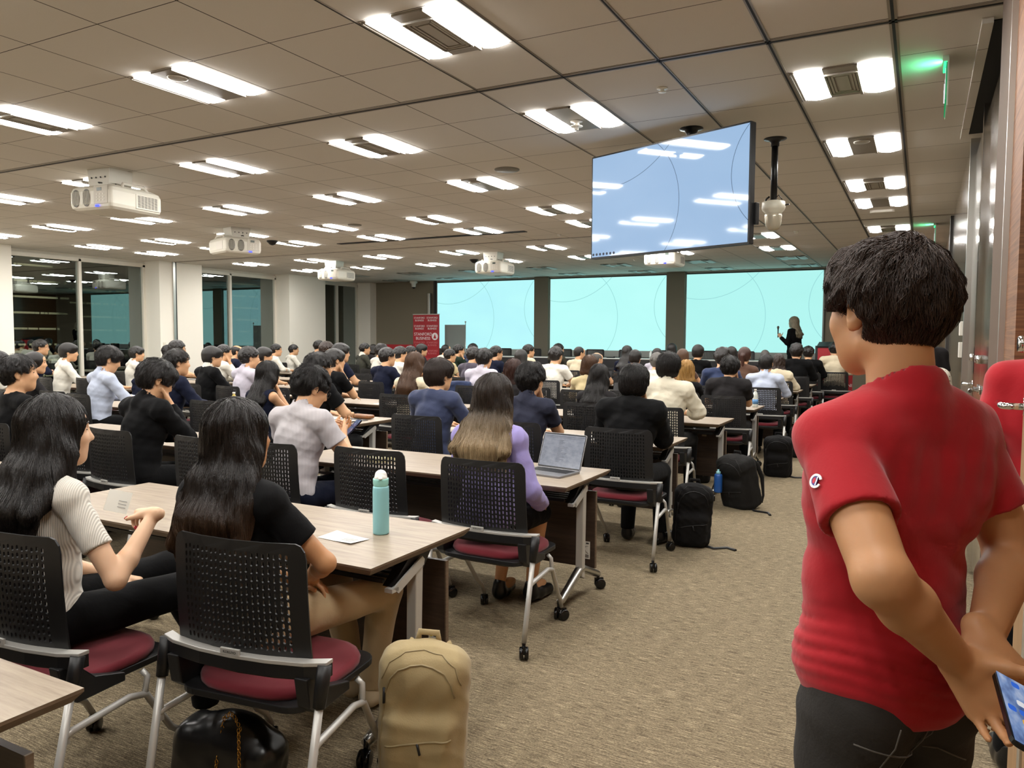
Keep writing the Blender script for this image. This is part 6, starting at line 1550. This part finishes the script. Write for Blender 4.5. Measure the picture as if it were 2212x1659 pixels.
# smartphone in his right hand
pp = thing('smartphone', 'smartphone with a colourful app screen held behind the back by the red t-shirt wearer', 'phone', (0, 0, 0))
vx = Vector((.869, .200, -.453)).normalized(); vy = Vector((-.03, .96, .22)); vy = (vy-vx*vy.dot(vx)).normalized(); vz = vx.cross(vy)
pp.rotation_euler = Matrix((vx, vy, vz)).transposed().to_euler(); pp.location = Vector((.147, 1.262, .972))
MB().prism(rrect(.0735, .150, .011), -.004, .004).build('case', M_blackg, pp, .001)
def app_fn(t):
    tc = t.add('ShaderNodeTexCoord'); n = t.noise(tc.outputs['UV'], 3, 3)
    t.link(t.ramp(n, [(.3, rgb(30, 60, 120)), (.5, rgb(120, 150, 200)), (.7, rgb(196, 206, 226))]), t.b.inputs['Emission Color']); t.b.inputs['Emission Strength'].default_value = .8
M_wall = mat('phone_wallpaper', (.02, .02, .02), .08, 0, .5, app_fn)
so_ = uv_quad('screen', [(-.0345, -.0725, .0046), (.0345, -.0725, .0046), (.0345, .0725, .0046), (-.0345, .0725, .0046)], M_wall, pp)
cols_ = [rgb(90, 200, 120), rgb(60, 110, 220), rgb(236, 236, 240), rgb(210, 60, 60), rgb(230, 180, 90), rgb(120, 120, 200), rgb(40, 44, 60)]
rg_ = random.Random(5)
for ci, cc_ in enumerate(cols_):
    b = MB()
    for i in range(4):
        for j in range(6):
            if rg_.randrange(len(cols_)) != ci: continue
            b.prism(rrect(.0115, .0115, .003, 3, -.0245+i*.0163, .060-j*.0205), .0047, .0050)
    if b.v: b.build('app_icons', emit('icon_%d' % ci, cc_, .8), pp)
MB().prism(rrect(.024, .0016, .0008, 2, 0, -.068), .0047, .005).build('home_bar', M_blackg, pp)
# ================================================================ speaker on the stage
jn = dict(head=(0, .03, 1.535), S={-1: (-.155, -.01, 1.34), 1: (.155, -.01, 1.34)}, E={-1: (-.21, .03, 1.09), 1: (.19, .0, 1.08)}, W={-1: (-.20, .20, 1.22), 1: (.17, .12, .92)},
          H={-1: ((.1, .5, .8), (-.8, -.3, 0), 1.2, dict(thumb=1.0)), 1: ((-.1, .3, -.9), (1, 0, 0), .4)}, hem=.78, z0=.33, lo=(-.42, -.3, .7), hi=(.42, .45, 1.75))
SPK, _, _, _ = standing(jn, .010, 'long', dict(skin=M_skin3, shirt=cloth('black'), trousers=cloth('trblack')), 'person speaking on stage with long ash-blond hair, black jacket and raised microphone', 1.15, (-2.42, 17.35), hn=0, fem=True, hair_m=M_ashbl, long_sleeve=True, loose=.006, seed=5)
mc = thing('handheld_microphone', 'black handheld microphone raised by the speaker on the stage', 'microphone', (0, 0, 0))
c1, s1 = math.cos(1.15), math.sin(1.15); mx, my = -.19, .27; mc.location = (-2.42+c1*mx-s1*my, 17.35+s1*mx+c1*my, .33+1.23)
MB().lathe([(.010, -.02), (.012, .10), (.014, .17)], (0, 0, 0), 14).build('handle', M_blackm, mc)
MB().lathe([(.014, .168), (.023, .18), (.026, .20), (.020, .222), (0, .232)], (0, 0, 0), 16).build('grille', M_fan, mc)
# ================================================================ two people standing along the right wall
jn = dict(head=(0, .03, 1.565), S={-1: (-.175, -.01, 1.36), 1: (.175, -.01, 1.36)}, E={-1: (-.22, -.02, 1.09), 1: (.22, -.02, 1.09)}, W={-1: (-.20, .12, .90), 1: (.20, .12, .90)},
          H={-1: ((.1, .4, -.9), (-1, 0, 0), .4), 1: ((-.1, .4, -.9), (1, 0, 0), .4)}, hem=.80)
standing(jn, .011, 'short', dict(skin=M_skin, shirt=cloth('charcoal'), trousers=cloth('trblack')), 'person in charcoal t-shirt standing by the right wall beyond the red t-shirt wearer', .25, (-.02, 8.4), fem=False, loose=.01, seed=3)
jn = dict(jn); jn['head'] = (0, .03, 1.47); jn = dict(head=(0, .03, 1.40), S={-1: (-.15, -.01, 1.36), 1: (.15, -.01, 1.36)}, E=jn['E'], W=jn['W'], H=jn['H'], hem=.80, z0=-.0)
def dots(t):
    v = t.add('ShaderNodeTexVoronoi'); v.inputs['Scale'].default_value = 70; t.link(t.pos(), v.inputs['Vector'])
    t.link(t.mix(t.math('LESS_THAN', v.outputs['Distance'], .28), rgb(228, 220, 204), rgb(96, 80, 66)), t.b.inputs['Base Color'])
m_dot = mat('cloth_dotted', rgb(226, 218, 200), .85, 0, .3, dots)
jn['head'] = (0, .03, 1.555)
q_, sh_, tr_, cf_ = standing(jn, .010, 'long', dict(skin=M_skin3, shirt=m_dot, trousers=cloth('trblack')), 'person in dotted pale blouse with a black shoulder strap standing by the right wall', .1, (-.04, 5.45), fem=True, loose=.012, seed=6)
q_.scale = (.93, .93, .93)
sb = thing('shoulder_bag', 'black shoulder bag hanging behind the dotted blouse wearer by its strap', 'bag', (.02, 5.33, .80))
b = MB(); b.tube([(.09, .0, .02), (.095, -.05, .25), (.09, -.045, .42), (.07, .0, .50)], .014, 8, sx=1.4); b.build('strap', M_blackp, sb)
MB().box((.09, -.05, -.10), (.10, .22, .24)).build('bag_body', M_blackp, sb, .02)
# person in red half hidden by the open door
jn = dict(head=(0, .03, 1.50), S={-1: (-.16, -.01, 1.36), 1: (.16, -.01, 1.36)}, E={-1: (-.21, -.02, 1.09), 1: (.21, -.02, 1.09)}, W={-1: (-.20, .05, .86), 1: (.20, .05, .86)},
          H={-1: ((.1, .3, -.9), (-1, 0, 0), .4), 1: ((-.1, .3, -.9), (1, 0, 0), .4)}, hem=.80)
standing(jn, .011, 'short', dict(skin=M_skin, shirt=m_red, trousers=cloth('trblack')), 'person in a red top half hidden in the doorway behind the near door', .0, (.425, 3.11), loose=.008, seed=7)
# ================================================================ empty chairs, bags, things on the desks
for x, y, lab in ((-2.47, 1.50, 'black perforated chair of the white ribbed top sitter, at the far left'), (-1.80, 1.78, 'black perforated chair of the black t-shirt sitter with long hair, next to the khaki backpack'),
                  (-1.885, 3.40, 'black perforated chair of the lilac cardigan sitter'), (-2.60, 3.42, 'empty black perforated chair behind the pale blue thermos'),
                  (-3.75, 3.30, 'empty black perforated chair left of the striped shirt sitter')):
    place_chair(x, y, {(-1.80): .13, (-2.47): .06}.get(x, 0), lab)
k_ = 0
for x, y, lab in ((-4.55, 3.42, ''),):
    pass
empt = [(-5.25, 3.42, 'between the black suit and the left-edge t-shirt'), (-6.9, 3.42, 'left of the left-edge t-shirt sitter'), (-5.85, 5.12, 'left of the sleeveless navy top'), (-2.25, 5.9, ''),
        (-8.25, 5.12, 'beside the pale blue shirt'), (-5.25, 8.5, 'right of the navy t-shirt sitter'), (-5.75, 8.5, 'left of the pale grey-lilac shirt'), (-4.15, 8.5, 'right of the pale grey-lilac shirt'), (-6.7, 6.8, 'right of the pale lilac shirt'),
        (-8.9, 6.8, 'hung with a dark jacket near the first window'), (-10.1, 5.1, 'by the left frame edge'), (-11.6, 6.8, 'before the first window'), (-12.3, 8.5, 'in the window bank, fifth row'), (-5.5, 11.8, 'below the first grey pillar'), (-2.9, 8.5, 'left of the blond hair'),
        (-8.2, 10.15, 'two rows behind the red banner'), (-10.3, 11.8, 'left of the white top with tousled hair'), (-7.6, 13.45, 'between the green jacket and the cream t-shirt'), (-3.9, 15.1, 'before the head table'), (-5.7, 15.1, 'before the middle head table'), (-13.6, 11.8, 'at the second window')]
for x, y, lab in empt:
    if not lab: continue
    place_chair(x, y, 0, 'empty black perforated chair '+lab)
# chairs behind the head table face the audience
for i, x in enumerate((-9.6, -8.75, -7.9, -7.05, -6.2, -5.35, -4.3, -3.5)):
    c = place_chair(x, 17.35, PI, 'black perforated chair on the stage behind the head table, %s from the red banner' % ['first', 'second', 'third', 'fourth', 'fifth', 'sixth', 'seventh', 'eighth'][i])
    c.location.z = .33
# ---- thermos
th = thing('thermos_bottle', 'pale blue thermos bottle with white flip lid on the first desk', 'bottle', (-1.875, 2.415, .72), .6)
M_th = mat('thermos_blue', rgb(142, 200, 206), .4, .1); M_th2 = mat('thermos_collar', rgb(150, 210, 200), .35)
MB().lathe([(.027, 0), (.0315, .003), (.032, .008), (.0325, .17), (.0315, .186), (.0295, .192)], (0, 0, 0), 40).build('bottle_body', M_th, th)
MB().lathe([(.0290, .190), (.0295, .197), (.0310, .202), (.0310, .218), (.0300, .222)], (0, 0, 0), 40).build('collar', M_th2, th)
F = Field((-.05, -.05, .2), (.05, .05, .26), .002); F.cone((0, 0, .222), .027, (0, .004, .232), .024, .004); F.ell((0, -.032, .226), (.008, .008, .005), None, .004); F.plane_cut((0, 0, .2205), (0, 0, -1)); link_child('flip_lid', field_mesh('flip_lid', F, mat('lid_white', rgb(232, 232, 226), .35)), th)
b = MB(); b.tube([(0, .032+.007*math.cos(t), .213+.011*math.sin(t)) for t in [2*PI*i/14 for i in range(15)]], .003, 6, False); b.bbox((-.006, .026, .216), (.006, .034, .232)); b.build('latch_ring', M_th, th)
# ---- cards
def card(x, y, z, rz, w, d, lab, folded=False):
    t = thing('paper_card', lab, 'card', (x, y, z), rz); b = MB()
    if folded: b.add([(-w/2, -d/2, .001), (0, -d/2, .0015), (0, d/2, .0015), (-w/2, d/2, .008), (w/2, -d/2, .006), (w/2, d/2, .001)], [(0, 1, 2, 3), (1, 4, 5, 2)])
    else: b.bbox((-w/2, -d/2, 0), (w/2, d/2, .0008))
    b.build('paper', M_sticker, t)
    p = MB()
    for i in range(3): p.bbox((w*.05, -d*.25+i*d*.14, .0035), (w*.4, -d*.22+i*d*.14, .0037))
    p.build('print', mat('print_grey', rgb(150, 148, 144), .7), t); return t
card(-1.955, 2.285, .7205, -.12, .185, .10, 'folded white card lying on the first desk beside the thermos', True)
hc_ = card(-2.79, 1.92, .845, .2, .10, .085, 'white card held up between the fingers of the white top wearer'); hc_.rotation_euler = (1.25, .15, .35)
# ---- laptops
def laptop(x, y, z, rz, lab, w=.305, d=.215, tilt=1.92, lit=True, col=None, lines=True):
    t = thing('laptop', lab, 'laptop', (x, y, z), rz); m = col or mat('laptop_aluminium', rgb(150, 150, 152), .35, .8)
    MB().prism(rrect(w, d, .012), 0, .012).build('base', m, t, .0015)
    b = MB()
    for r in range(6):
        for c_ in range(14): b.bbox((-w*.43+c_*w*.0615, -.01+r*.0165, .012), (-w*.43+c_*w*.0615+w*.053, .0035+r*.0165, .0132))
    b.build('keyboard', M_blackp, t); MB().prism(rrect(w*.36, d*.34, .005, 3, 0, -d*.30), .0121, .0124).build('trackpad', mat('trackpad_grey', rgb(138, 138, 140), .3, .6), t)
    R = Matrix.Translation((0, d/2-.004, .012))@Matrix.Rotation(PI-tilt, 4, 'X')
    R = Matrix.Translation((0, d/2-.004, .012))@Matrix.Rotation(tilt-PI/2, 4, 'X').inverted()
    l = MB().prism(rrect(w, d, .010, 5, 0, d/2), -.0, .005, 'XZ').build('lid', m, t); l.matrix_local = R
    bz = MB().prism(rrect(w-.006, d-.006, .008, 5, 0, d/2), -.0006, .0, 'XZ').build('bezel', M_blackg, l)
    if lit:
        def sfn(t_):
            tc = t_.add('ShaderNodeTexCoord'); n = t_.noise(tc.outputs['UV'], 7, 4, .6)
            t_.link(t_.ramp(n, [(.35, rgb(152, 158, 172)), (.65, rgb(178, 182, 194))]), t_.b.inputs['Emission Color']); t_.b.inputs['Emission Strength'].default_value = .62
        s = uv_quad('screen', [(-w/2+.008, -.001, .012), (w/2-.008, -.001, .012), (w/2-.008, -.001, d-.010), (-w/2+.008, -.001, d-.010)], mat('laptop_picture', (.03, .03, .03), .12, 0, .5, sfn), l)
        if lines:
            b = MB(); rg = random.Random(4)
            b.bbox((-w/2+.009, -.0016, d-.022), (w/2-.009, -.0014, d-.0195)); b.bbox((-w/2+.009, -.0016, d-.030), (w/2-.02, -.0014, d-.0285))
            for i in range(20):
                zz = d-.045-i*.0068
                if i < 20: b.bbox((-w*.10, -.0016, zz), (-w*.10+.02+.05*rg.random(), -.0014, zz+.0018))
                if i > 6: b.bbox((-w*.45, -.0016, zz), (-w*.45+.01+.02*rg.random(), -.0014, zz+.0014))
            b.build('document_lines', mat('text_grey', rgb(84, 88, 98), .7), l)
    return t
laptop(-1.885, 3.985, .72, -.17, 'open laptop showing a text document on the desk by the lilac cardigan sitter')
M_lapd = mat('laptop_dark', rgb(54, 56, 60), .4, .5)
laptop(-7.50, 5.72, .72, -.3, 'dark grey laptop open in front of the pale blue shirt sitter', col=M_lapd, lit=False)
laptop(-10.38, 9.05, .72, -.5, 'small dark laptop near the second window', col=M_lapd, lit=False)
laptop(-8.35, 7.35, .72, -.9, 'thin dark tablet laptop beyond the black suit with thin glasses', col=M_lapd, lit=False)
laptop(-9.1, 12.3, .72, -.6, 'laptop with a pale blue lid near the low red board', col=mat('laptop_blue', rgb(150, 160, 200), .4), lit=False)
laptop(-2.45, 7.45, .72, -.1, 'dark laptop in front of the long wavy black hair sitter', col=M_lapd, lit=False)
laptop(-3.35, 9.15, .72, -.1, 'dark laptop beside the beige knit top sitter', col=M_lapd, lit=False)
laptop(-4.9, 12.4, .72, -.1, 'dark laptop in front of the bald elderly person', col=M_lapd, lit=False)
# ---- books, papers, bottles, cup
def slab(name, c, d, rz, m, lab, cat, bev=.002, group=None):
    return tag(MB().box((0, 0, d[2]/2), d).build(name, m, None, bev, c, rz), lab, cat, group)
slab('notebook', (-2.98, 3.88, .72), (.15, .21, .03), -.5, mat('notebook_cream', rgb(222, 214, 160), .6), 'thick cream notebook on the laptop desk behind the empty chair', 'notebook')
lb = slab('leather_folder', (-4.72, 5.80, .725), (.24, .10, .035), -.15, mat('leather_brown', rgb(132, 84, 44), .35, 0, .5), 'brown leather pen case at the desk end by the black t-shirt writer', 'case', .012)
slab('document_folder', (-4.72, 5.60, .72), (.30, .22, .006), -.2, M_blackp, 'black document folder under the leather case', 'folder')
slab('notepad', (-4.68, 5.46, .727), (.16, .21, .008), -.3, M_sticker, 'white notepad with pen on the desk of the black t-shirt writer', 'notepad')
b = MB(); b.tube([(-4.60, 5.50, .742), (-4.74, 5.60, .742)], .004, 8); tag(b.build('pen', M_silver), 'silver pen lying on the white notepad', 'pen')
papers = [(-4.80, 3.95, 'under the elbow of the black suit wearer'), (-4.95, 5.62, 'left of the white notepad'), (-5.55, 7.3, 'by the hand raised to mouth'), (-2.25, 5.6, 'near the dark polo sitter'), (-3.1, 7.3, 'by the wavy reddish hair'),
          (-1.85, 12.4, 'at the aisle desk of the ruffled blouse'), (-7.9, 10.7, 'two desks behind the red banner'), (-6.2, 15.6, 'on the front row by the pillar'), (-2.6, 13.95, 'close to the ponytail sitter')]
for i, (x, y, l) in enumerate(papers): slab('paper_sheet', (x, y, .7202), (.21, .297, .001), .2*math.sin(i*2.1), M_sticker, 'white paper sheet on a desk '+l, 'paper', 0, 'white paper sheets on desks')
M_pet = mat('pet_plastic', rgb(214, 220, 214), .12); M_label = mat('label_green', rgb(150, 190, 60), .5); M_tea = mat('drink_yellow', rgb(206, 186, 96), .3)
def petb(x, y, lab, liquid, labm, z=.72):
    t = thing('plastic_bottle', lab, 'bottle', (x, y, z), 0, 'plastic drink bottles on desks')
    MB().lathe([(.030, 0), (.032, .006), (.032, .10), (.030, .112), (.030, .118), (.031, .122), (.024, .160), (.0125, .178), (.0125, .190)], (0, 0, 0), 20).build('bottle_body', liquid, t)
    MB().lathe([(.0145, .188), (.0145, .206), (0, .206)], (0, 0, 0), 16).build('cap', M_plast, t)
    MB().lathe([(.0326, .035), (.0326, .090)], (0, 0, 0), 20).build('label', labm, t)
petb(-6.25, 5.62, 'clear bottle with pale yellow drink and white cap behind the black suit', M_tea, M_pet)
petb(-1.68, 9.12, 'small clear water bottle at the aisle desk end by the charcoal t-shirt', M_pet, mat('label_blue', rgb(90, 140, 190), .5))
petb(-1.70, 10.85, 'clear bottle on the aisle desk of the pale blue-white shirt', M_pet, M_pet)
petb(-7.9, 3.9, 'bottle with a bright green label on a desk by the left frame edge', M_pet, M_label)
t = thing('drink_cup', 'small white lidded cup beside the pale blue shirt sitter', 'cup', (-6.35, 3.85, .72)); MB().lathe([(.026, 0), (.034, .08)], (0, 0, 0), 20).build('cup', M_plast, t); MB().lathe([(.036, .08), (.036, .088), (.028, .094), (0, .094)], (0, 0, 0), 20).build('lid', M_pet, t)
# ---- backpacks
def pack(x, y, rz, lab, col, w=.30, d=.17, h=.46, lean=.1, style='plain', strapcol=None, hh=.006, tilt=0):
    t = thing('backpack', lab, 'backpack', (x, y, 0), rz); 
    R = rotm(pitch=-lean, roll=tilt)
    def W(a, b_, c_): return R@V3(a, b_, c_)
    F = Field((-w*1.3, -d*1.9-lean*h, -.01), (w*1.3, d*1.9+.1, h*1.15), hh)
    F.rbox(W(0, 0, h*.47), (w*.5, d*.40, h*.47), .055, R, .02); F.rbox(W(0, -d*.34, h*.30), (w*.40, d*.26, h*.27), .045, R, .03); F.ell(W(0, -d*.05, h*.80), (w*.46, d*.46, h*.20), R, .04)
    F.wrinkle(.005, 20, int(abs(x*100)) % 97); F.plane_cut((0, 0, .0), (0, 0, -1))
    m = col; link_child('pack_body', field_mesh('pack_body', F, m), t)
    b = MB(); b.tube([tuple(W(-.035, d*.18, h*.95)), tuple(W(-.03, d*.2, h*1.02)), tuple(W(.03, d*.2, h*1.02)), tuple(W(.035, d*.18, h*.95))], .008, 8, sx=1.5); b.build('grab_handle', strapcol or m, t)
    for s in (-1, 1):
        b = MB(); b.tube([tuple(W(s*w*.20, d*.40, h*.90)), tuple(W(s*w*.30, d*.62, h*.72)), tuple(W(s*w*.34, d*.70, h*.45)), tuple(W(s*w*.40, d*.50, h*.15)), tuple(W(s*w*.44, d*.30, h*.06))], [.02, .022, .02, .012, .008], 8, sx=.5); b.build('shoulder_strap', strapcol or m, t)
    z = MB()
    def surf(a, zz, dirv=(0, -1, 0)):
        p = W(a, -d*1.5, zz); q = on_surface(F, p, R@V3(0, -1, 0)*1.0); return tuple(q+R@V3(0, -.0015, 0))
    def arc_(P_, r_):
        o_ = []
        for (a0, z0_), (a1, z1_) in zip(P_[:-1], P_[1:]):
            for t_ in (0, .25, .5, .75): o_.append(surf(w*(a0+(a1-a0)*t_), h*(z0_+(z1_-z0_)*t_)))
        o_.append(surf(w*P_[-1][0], h*P_[-1][1])); z.tube(o_, r_, 6)
    arc_([(-.36, .34), (-.2, .375), (0, .40), (.2, .42), (.36, .43)], .0034)
    arc_([(-.41, .12), (-.43, .30), (-.42, .5), (-.40, .68), (-.34, .80), (-.25, .87), (-.12, .905), (0, .915), (.12, .905), (.25, .87), (.33, .80), (.37, .70)], .0034)
    arc_([(-.44, .78), (-.36, .90), (-.2, .965), (0, .98), (.2, .965), (.36, .90), (.43, .78)], .0022)
    z.build('zip', mat('zip_tape_'+m.name, tuple(c*.75 for c in m.node_tree.nodes['Principled BSDF'].inputs[0].default_value[:3]), .6), t)
    p = MB(); a = Vector(surf(0, h*.40)); p.tube([a, a+Vector((.01, -.006, -.035))], .0042, 6); a = Vector(surf(-w*.41, h*.72)); p.tube([a, a+Vector((0, -.006, -.05))], .0046, 6); p.build('zip_pull', M_blackp, t)
    if style == 'long':
        b = MB(); b.tube([(w*.3, -.02, .006), (w*.6, -.10, .006), (w*.95, -.06, .006), (w*1.15, -.12, .006)], .009, 6, sx=1.5); b.build('loose_strap', M_blackp, t)
    return t
m_kh = fabric('pack_khaki', rgb(170, 152, 112), wr=.25, wscale=8, bump=.5); m_bk = fabric('pack_black', rgb(24, 23, 23), wr=.45, wscale=11); m_bk2 = fabric('pack_black_dull', rgb(34, 33, 32), wr=.5, wscale=12)
pack(-1.465, 2.10, .42, 'khaki backpack standing on the carpet beside the first desk', m_kh, .30, .19, .50, .10, tilt=.06)
pack(-1.45, 5.50, .30, 'slim black backpack with a loose strap, nearest of the black bags in the aisle', m_bk, .27, .20, .47, .12, 'long', tilt=.05)
bp = pack(-1.37, 7.02, -.5, 'bulky black hiking backpack with a blue bottle in its side pocket', m_bk2, .33, .25, .50, .30, 'long')
t = thing('water_bottle', 'blue bottle standing in the side pocket of the hiking backpack', 'bottle', (-1.56, 6.83, .14)); MB().lathe([(.034, 0), (.036, .01), (.036, .15), (.028, .165)], (0, 0, 0), 24).build('bottle_body', mat('bottle_blue', rgb(34, 84, 156), .3), t); MB().lathe([(.020, .16), (.020, .185), (.008, .19), (.008, .205), (0, .206)], (0, 0, 0), 20).build('cap', M_th, t)
pack(-1.36, 8.80, .1, 'black backpack leaning back, third of the bags along the aisle', m_bk, .30, .22, .47, .22, 'long')
pack(-1.33, 10.35, .3, 'glossy black bag by the aisle chair of the pale blue-white shirt', m_bk2, .28, .20, .42, .15)
pack(-1.36, 11.95, .0, 'black backpack farthest along the aisle', m_bk, .30, .22, .45, .2)
pack(-2.05, 8.0, .6, 'black bag under the desk of the cream linen shirt', m_bk2, .26, .2, .35, .2)
# ---- quilted handbag with gold chain under the first chair
hb = thing('handbag', 'quilted black leather handbag with gold chain under the nearest chair', 'handbag', (-1.98, 1.74, 0), .25)
F = Field((-.25, -.2, -.01), (.25, .2, .34), .006); F.rbox((0, 0, .11), (.19, .085, .11), .06, rotm(roll=.15), .02); F.ell((.02, 0, .20), (.13, .06, .07), None, .04)
for i in range(-4, 5):
    F.cone((i*.07-.15, -.16, 0), .004, (i*.07+.10, -.07, .30), .004, .012, 'sub'); F.cone((i*.07+.15, -.16, 0), .004, (i*.07-.10, -.07, .30), .004, .012, 'sub')
F.wrinkle(.003, 25, 4); F.plane_cut((0, 0, 0), (0, 0, -1))
link_child('bag_body', field_mesh('bag_body', F, mat('leather_black', rgb(14, 14, 15), .28, 0, .6)), hb)
b = MB(); M_gold = mat('gold_chain', rgb(196, 150, 70), .25, 1.0)
pts = [(.10, -.10, .02+.24*i/26.) for i in range(27)]+[(.10-.09*i/8., -.09+.05*i/8., .26+.03*math.sin(i/8.*PI)) for i in range(9)]+[(.01, -.045-.05*i/12., .26-.012*i) for i in range(12)]
for i, p in enumerate(pts):
    a = PI/2*(i % 2); b.tube([(p[0]+.0055*math.cos(t)*math.cos(a), p[1]+.0055*math.cos(t)*math.sin(a), p[2]+.008*math.sin(t)) for t in [2*PI*k/8 for k in range(9)]], .0016, 4, False)
b.build('chain', M_gold, hb)
# ---- jackets hung over chair backs
def jacket(x, y, lab, m):
    F = Field((-.32, -.16, .45), (.32, .14, .98), .009); F.rbox((0, -.03, .86), (.24, .05, .05), .03, None, .03); F.rbox((0, -.075, .72), (.22, .025, .20), .02, None, .03); F.cone((-.2, -.06, .86), .05, (-.26, -.06, .58), .035, .03); F.cone((.2, -.06, .86), .05, (.26, -.06, .58), .035, .03)
    F.wrinkle(.008, 22, 5); t = bpy.data.objects.new('jacket', field_mesh('jacket', F, m)); COL.objects.link(t); t.location = (x, y-.16, .03); tag(t, lab, 'jacket', 'jackets over chair backs')
jacket(-8.9, 6.78, 'dark navy jacket hung over the chair near the first window', cloth('navy'))
jacket(-5.25, 8.48, 'dark blue garment hung over an empty chair behind the long brown hair', cloth('bluejkt'))
# wall intercom plates on the right wall
for i, (z, hh_, l) in enumerate(((1.60, .12, 'upper'), (1.42, .13, 'lower'))):
    tag(MB().box((XR-.012, 7.55, z), (.03, .16, hh_)).build('wall_control_panel', M_plast, None, .004), '%s white control panel on the polished right wall' % l, 'control panel')
tag(MB().box((XR-.03, 7.55, 1.74), (.008, .008, .14)).build('panel_antenna', M_blackm), 'thin black antenna above the upper white control panel', 'antenna')
